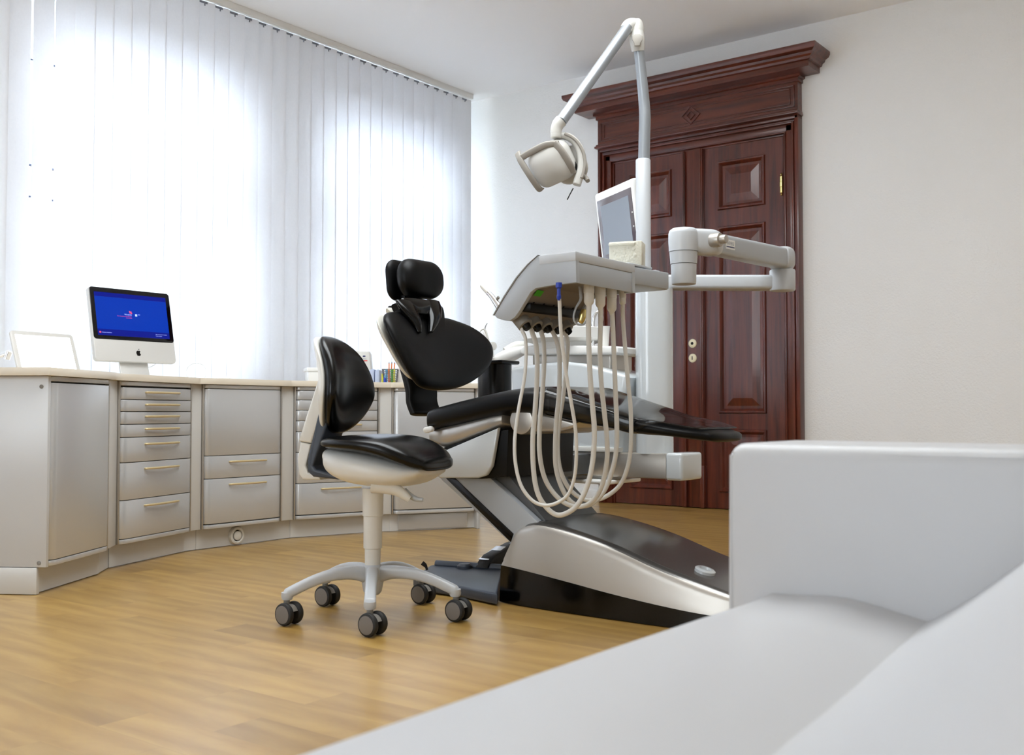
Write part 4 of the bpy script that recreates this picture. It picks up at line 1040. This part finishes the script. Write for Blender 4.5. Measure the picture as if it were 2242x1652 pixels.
# fruit emblem under the screen
ap = [(0, .30), (.10, .36), (.22, .34), (.32, .26), (.24, .16), (.21, .02), (.26, -.12), (.36, -.20), (.29, -.36), (.18, -.49), (.08, -.48), (0, -.44), (-.08, -.48), (-.18, -.49), (-.30, -.34), (-.38, -.14), (-.40, .06), (-.34, .24), (-.22, .34), (-.10, .36)]
b = BM(); s = .034; prism(b, cat2([(x * s, y * s) for x, y in ap], 4), TI @ Matrix.Translation((0.012, -hI / 2 + .050, -.0002)), .0008)
prism(b, cat2([(x * s, y * s) for x, y in [(.02, .42), (.03, .56), (.10, .66), (.17, .70), (.17, .58), (.11, .47)]], 4), TI @ Matrix.Translation((0.012, -hI / 2 + .050, -.0002)), .0008)
new('emblem', b, M['glassblk'], cs)
b = BM(); T = frame(ic, wy, fn, ZU)
prism(b, [(.062, .0), (.072, .004), (-.004, .245), (-.014, .240)], frame(ic - wy * .085 - fn * .02, fn, ZU, wy), .17, .003)
box(b, (-.085, -.03, 0), (.085, .13, .004), .002, T=T); new('stand', b, M['imac'], im)
def cable(name, label, pts, r=.0025):
    b = BM(); tube(b, pts, r, 8, 6); return tag(new(name, b, M['white']), label, 'cable')
v = 5.75
cable('power_cable', 'thin white cable curving down from behind the desktop computer', [atv(345, 793, v), atv(330, 803, v), atv(308, 806, v), V((*atv(297, 812, v).xy, ZT + .003)), V((*atv(292, 816, v + .1).xy, ZT + .003))])
v = 5.6
cable('charger_cable', 'thin white cable standing in a loop on the worktop right of the desktop computer', [V((*atv(412, 822, v - .1).xy, ZT + .003)), atv(408, 814, v), atv(414, 801, v), atv(428, 795, v), atv(445, 799, v), atv(451, 812, v), V((*atv(448, 822, v - .1).xy, ZT + .003))], .0022)
b = BM(); c = wt(490, 5.75); T = frame(c, RT, FW, ZU); pillow(b, rrect(.10, .06, .028, 6), T, .026, .0, 2.4); tag(new('computer_mouse', b, M['white']), 'white rounded computer mouse on the worktop beside the cable loop', 'mouse')
# laptop
lc = wt(118, 4.9); ld = (V((-.12, .99, 0))).normalized(); lf = ld.cross(ZU)
le = rad(20); nm = lf * math.cos(le) + ZU * math.sin(le); um = ZU * math.cos(le) - lf * math.sin(le)
lap = thing('laptop', 'open white laptop with a blank bright screen at the left of the worktop', 'laptop', lc)
T = frame(lc, ld, lf, ZU); b = BM(); box(b, (-.165, -.02, .002), (.165, .20, .022), .006, 3, T=T); new('keyboard_base', b, M['laptop'], lap)
TLp = frame(lc - lf * .02 + ZU * .012, ld, um, nm)
b = BM(); prism(b, rrect(.335, .215, .018, 5, 0, .105), TLp @ Matrix.Translation((0, 0, -.012)), .012, .003, 2); ll = new('lid', b, M['laptop'], lap)
b = BM(); box(b, (-.145, .02, -.001), (.145, .192, .0008), T=TLp); new('screen', b, M['screenwhite'], ll)
# faucet
fv = 4.42
fcp = wt(-60, fv)
fau = thing('faucet', 'chrome faucet spout reaching in over the worktop from the left', 'faucet', fcp)
b = BM(); lathe(b, [(.0, 0), (.028, 0), (.028, .006), (.018, .02), (.016, .06), (.0, .06)], Matrix.Translation(fcp), 24); new('base', b, M['chrome'], fau)
b = BM(); tube(b, [fcp + ZU * .05, atv(-30, 795, fv), atv(-10, 784, fv), atv(12, 774, fv), atv(16, 773, fv)], [.011, .0095, .0085, .008, .008], 14, 4); sp = new('spout', b, M['chrome'], fau)
b = BM(); a0 = atv(18, 767, fv); a1 = atv(15, 790 - 5, fv); a0 = atv(20, 769, fv); a1 = atv(14, 786, fv); tube(b, [a0 + (a0 - a1) * .0, a1], .013, 18, 1); new('aerator', b, M['chrome'], sp)
# storage box and dispenser
c = wt(690, 6.05); T = frame(c, RT * .94 + FW * .33, FW * .94 - RT * .33, ZU)
b = BM(); box(b, (-.045, -.045, 0), (.045, .09, .072), .003, T=T); bx = new('storage_box', b, M['white']); tag(bx, 'small white lidded box on the worktop left of the stool backrest', 'box')
b = BM(); box(b, (-.054, -.054, .068), (.054, .10, .088), .003, T=T); new('lid', b, M['white'], bx)
c = wt(716, 6.45); T = frame(c, RT, FW, ZU); b = BM(); box(b, (-.06, -.04, 0), (.05, .04, .16), .006, T=T); tag(new('upright_box', b, M['white']), 'plain white upright box behind the stool backrest', 'box')
dp = thing('glove_dispenser', 'tall ivory dispenser with a small red stripe behind the stool backrest', 'dispenser', wt(786, 6.4))
T = frame(wt(786, 6.4), RT, FW, ZU); b = BM(); prism(b, [(-.075, 0), (.065, 0), (.080, .10), (.073, .185), (.062, .203), (-.06, .206), (-.07, .19)], T @ frame((0, .05, 0), (1, 0, 0), (0, 0, 1), (0, -1, 0)), .10, .008, 3); db = new('body', b, M['cream'], dp)
Tf = T @ frame((.036, -.0508, .150), (1, 0, 0), (0, 0, 1), (0, -1, 0))
b = BM(); lathe(b, [(.0, 0), (.0095, 0), (.0095, .0008), (.0, .0008)], Tf @ Matrix.Translation((0.002, .022, 0)) @ Matrix.Diagonal((1, .5, 1, 1)), 20); new('emblem', b, M['navy'], db)
text('Toilette', .010, Tf @ Matrix.Translation((-.016, .003, 0)), M['greyprint'], db, depth=.0003)
b = BM(); box(b, (-.020, -.008, 0), (.022, -.003, .0008), T=Tf); new('stripe', b, M['red'], db)
# binders, pens
for px, w, h, lab in ((818, .030, .083, 'pale blue folder standing left of the other folder by the pen cup'), (830.5, .026, .080, 'pale blue folder standing nearest the blue marker')):
    c = wt(px, 6.25); T = frame(c, RT, FW, ZU); b = BM()
    prism(b, [(-w / 2, 0), (w / 2, 0), (w / 2, h), (w / 2 - .008, h + .004), (-w / 2 + .006, h - .002), (-w / 2, h - .01)], T @ frame((0, .10, 0), (1, 0, 0), (0, 0, 1), (0, -1, 0)), .20, .002); tag(new('folder', b, M['binder']), lab, 'folder', 'folders on the worktop')
c = wt(837.5, 6.12); b = BM(); box(b, (-.006, 0, 0), (.006, .01, .058), .001, T=frame(c, RT, FW, ZU)); tag(new('memo_block', b, M['yellow']), 'narrow yellow memo block between the folders and the blue marker', 'memo pad')
mk = thing('marker_pen', 'blue marker standing upright beside the wire pen cup', 'marker', wt(842.5, 6.08))
b = BM(); o = wt(842.5, 6.08); lathe(b, [(.0, 0), (.0078, 0), (.0078, .026), (.004, .034), (.0, .034)], Matrix.Translation(o), 14); new('body', b, M['blue'], mk)
b = BM(); lathe(b, [(.0, .033), (.0028, .033), (.0018, .050), (.0, .050)], Matrix.Translation(o), 12); new('tip', b, M['cyan'], mk)
pc = wt(855, 6.12); pen_T = frame(pc, RT, FW, ZU)
b = BM()
for s0, s1 in ((-1, 1),):
    w0, w1, h = .034, .044, .082
    for q in range(4):
        R4 = pen_T @ Matrix.Rotation(rad(90 * q), 4, 'Z')
        for k in range(9):
            t = -1 + 2 * k / 8; tube(b, [R4 @ V((w0 * t, -w0, .002)), R4 @ V((w1 * t, -w1, h))], .0012, 5, 1)
        for k in range(7):
            z = .004 + (h - .004) * k / 6; ww = w0 + (w1 - w0) * k / 6; tube(b, [R4 @ V((-ww, -ww, z)), R4 @ V((ww, -ww, z))], .0012 if k < 6 else .0022, 5, 1)
box(b, (-.034, -.034, 0), (.034, .034, .003), T=pen_T)
tag(new('pen_cup', b, M['mesh']), 'square wire mesh pen cup on the worktop in front of the blind', 'pen cup')
for i, (x, y, m, nm_) in enumerate(((-.022, -.016, 'cyan', 'cyan'), (-.006, -.022, 'orange', 'orange'), (.010, -.020, 'green', 'green'), (.024, -.014, 'yellow', 'yellow'))):
    hl = BM(); box(hl, (x - .006, y - .006, .004), (x + .006, y + .006, .062), .002, T=pen_T); box(hl, (x - .0065, y - .0065, .060), (x + .0065, y + .0065, .084), .002, T=pen_T, mi=1)
    tag(new('highlighter', hl, [M[m], M[m]]), nm_ + ' highlighter standing in the wire pen cup', 'highlighter', 'highlighters in the wire pen cup')
for i, (x, lab) in enumerate(((-.010, 'leftmost of the three orange pencils in the wire pen cup'), (.000, 'middle one of the three orange pencils in the wire pen cup'), (.011, 'rightmost of the three orange pencils in the wire pen cup'))):
    pn = BM(); tube(pn, [pen_T @ V((x, .012, .005)), pen_T @ V((x * 1.6 + .006, .012, .118))], .0036, 6, 1); tube(pn, [pen_T @ V((x * 1.6 + .006, .012, .118)), pen_T @ V((x * 1.65 + .0062, .012, .127))], [.0034, .0006], 6, 1, mi=1)
    tag(new('pencil', pn, [M['orange'], M['black']]), lab, 'pencil', 'pencils in the wire pen cup')
c = wt(885, 6.18); T = frame(c, RT, FW, ZU); b = BM(); box(b, (-.040, -.02, 0), (.06, .06, .095), .003, T=T); tag(new('carton', b, M['paper']), 'pale paper carton right of the pen cup behind the chair backrest', 'carton')

# ================================================================== SOFA
sofa = thing('sofa', 'white leather sofa filling the lower right foreground', 'sofa', (-.25, .8, 0))
b = BM(); st = []
# seat: section in x-z swept along y
for y, crown in ((-.6, .0), (0, .0), (.6, .0), (1.0, .0), (1.2, .002), (1.30, .005), (1.368, .008)):
    st.append((y, crown))
rings = []
for y, cr in st:
    pr = [(-.625, .0), (-.640, .10), (-.655, .20), (-.662, .28), (-.664, .335), (-.660, .370), (-.648, .396), (-.628, .412), (-.60, .420 + cr), (-.55, .424 + cr), (-.48, .427 + cr), (-.40, .420), (-.30, .405), (-.10, .39), (.10, .38), (.10, 0)]
    pull = max(0, (y - 1.15) / .22) * .016
    rings.append([V((x + (pull if z > .3 and x < -.6 else 0), y, z)) for x, z in cat2(pr, 3)])
loft(b, rings); new('seat_cushion', b, M['sofa'], sofa, sharp=60)
b = BM(); box(b, (-.655, 1.37, .0), (.30, 1.60, .630), .022, 4)
for v_ in b.verts:
    if v_.co.z > .55: v_.co.z += .012 * (1 - ((v_.co.y - 1.485) / .12) ** 2)
arm = new('armrest', b, M['sofa'], sofa, sharp=60)
b = BM(); tube(b, [V((-.648, 1.378, .05)), V((-.650, 1.377, .35)), V((-.648, 1.378, .618))], .0035, 8, 4)
tube(b, [V((-.646, 1.379, .621)), V((-.2, 1.376, .623)), V((.28, 1.376, .623))], .003, 8, 4); new('piping', b, M['sofa'], arm)
b = BM(); rings = []
for y in (-.45, -.2, .2, .6, .9, 1.15, 1.28, 1.34, 1.368):
    t = (1.37 - y); ox = .10 * t; k = 1 - .06 * max(0, (y - 1.15) / .22)
    pr = [(-.44, .395), (-.39, .411), (-.352, .433), (-.315, .461), (-.275, .495), (-.230, .535), (-.18, .572), (-.11, .597), (-.03, .600), (.06, .575), (.14, .50), (.17, .40), (.17, .05), (-.30, .05), (-.36, .30)]
    rings.append([V((x + ox, y, z)) for x, z in cat2([(x, z) for x, z in pr], 4)])
loft(b, rings); new('back_cushion', b, M['sofa'], sofa, sharp=60)

# ================================================================= LIGHTS
w = D.worlds.new('sky'); SC.world = w; w.use_nodes = True
bg = w.node_tree.nodes['Background']; bg.inputs['Color'].default_value = lin((.935, .97, 1.0)) + (1,); bg.inputs['Strength'].default_value = SKY
def area(name, loc, rot, sx, sy, power, col=(1, 1, 1), portal=False):
    l = D.lights.new(name, 'AREA'); l.shape = 'RECTANGLE'; l.size = sx; l.size_y = sy; l.energy = power; l.color = col
    if portal: l.cycles.is_portal = True
    o = D.objects.new(name, l); o.location = loc; o.rotation_euler = rot; COL.objects.link(o); return o
for i, (a, c) in enumerate(WIN):
    ar = (WZ1 - WZ0) * (c - a)
    area('daylight_and_fill', (WX - .32, (a + c) / 2, (WZ0 + WZ1) / 2), (0, rad(-90), 0), WZ1 - WZ0, c - a, DAY * math.pi * ar, lin((.935, .97, 1.0)))
area('ceiling_fill', (-2.2, 2.7, CH - .03), (0, 0, 0), 2.6, 1.6, CEIL_FILL, (.92, .97, 1))  # unseen area light added under the ceiling to fill the room
area('daylight_and_fill', ((FX0 + FX1) / 2, YB - .22, 1.78), (rad(90), 0, 0), FX1 - FX0, 1.96, FRONT_FILL * math.pi * (FX1 - FX0) * 1.96, lin((.935, .97, 1.0)))  # added fill from behind the camera, through the unseen front opening
vs = SC.view_settings; SC.display_settings.display_device = 'sRGB'
vs.view_transform = 'Standard'; vs.look = 'None'; vs.gamma = 1.0; vs.use_curve_mapping = False; vs.exposure = EXPO
SC.cycles.use_denoising = True; SC.cycles.max_bounces = 10; SC.cycles.diffuse_bounces = 6; SC.cycles.transparent_max_bounces = 16
SC.cycles.sample_clamp_indirect = 0.0
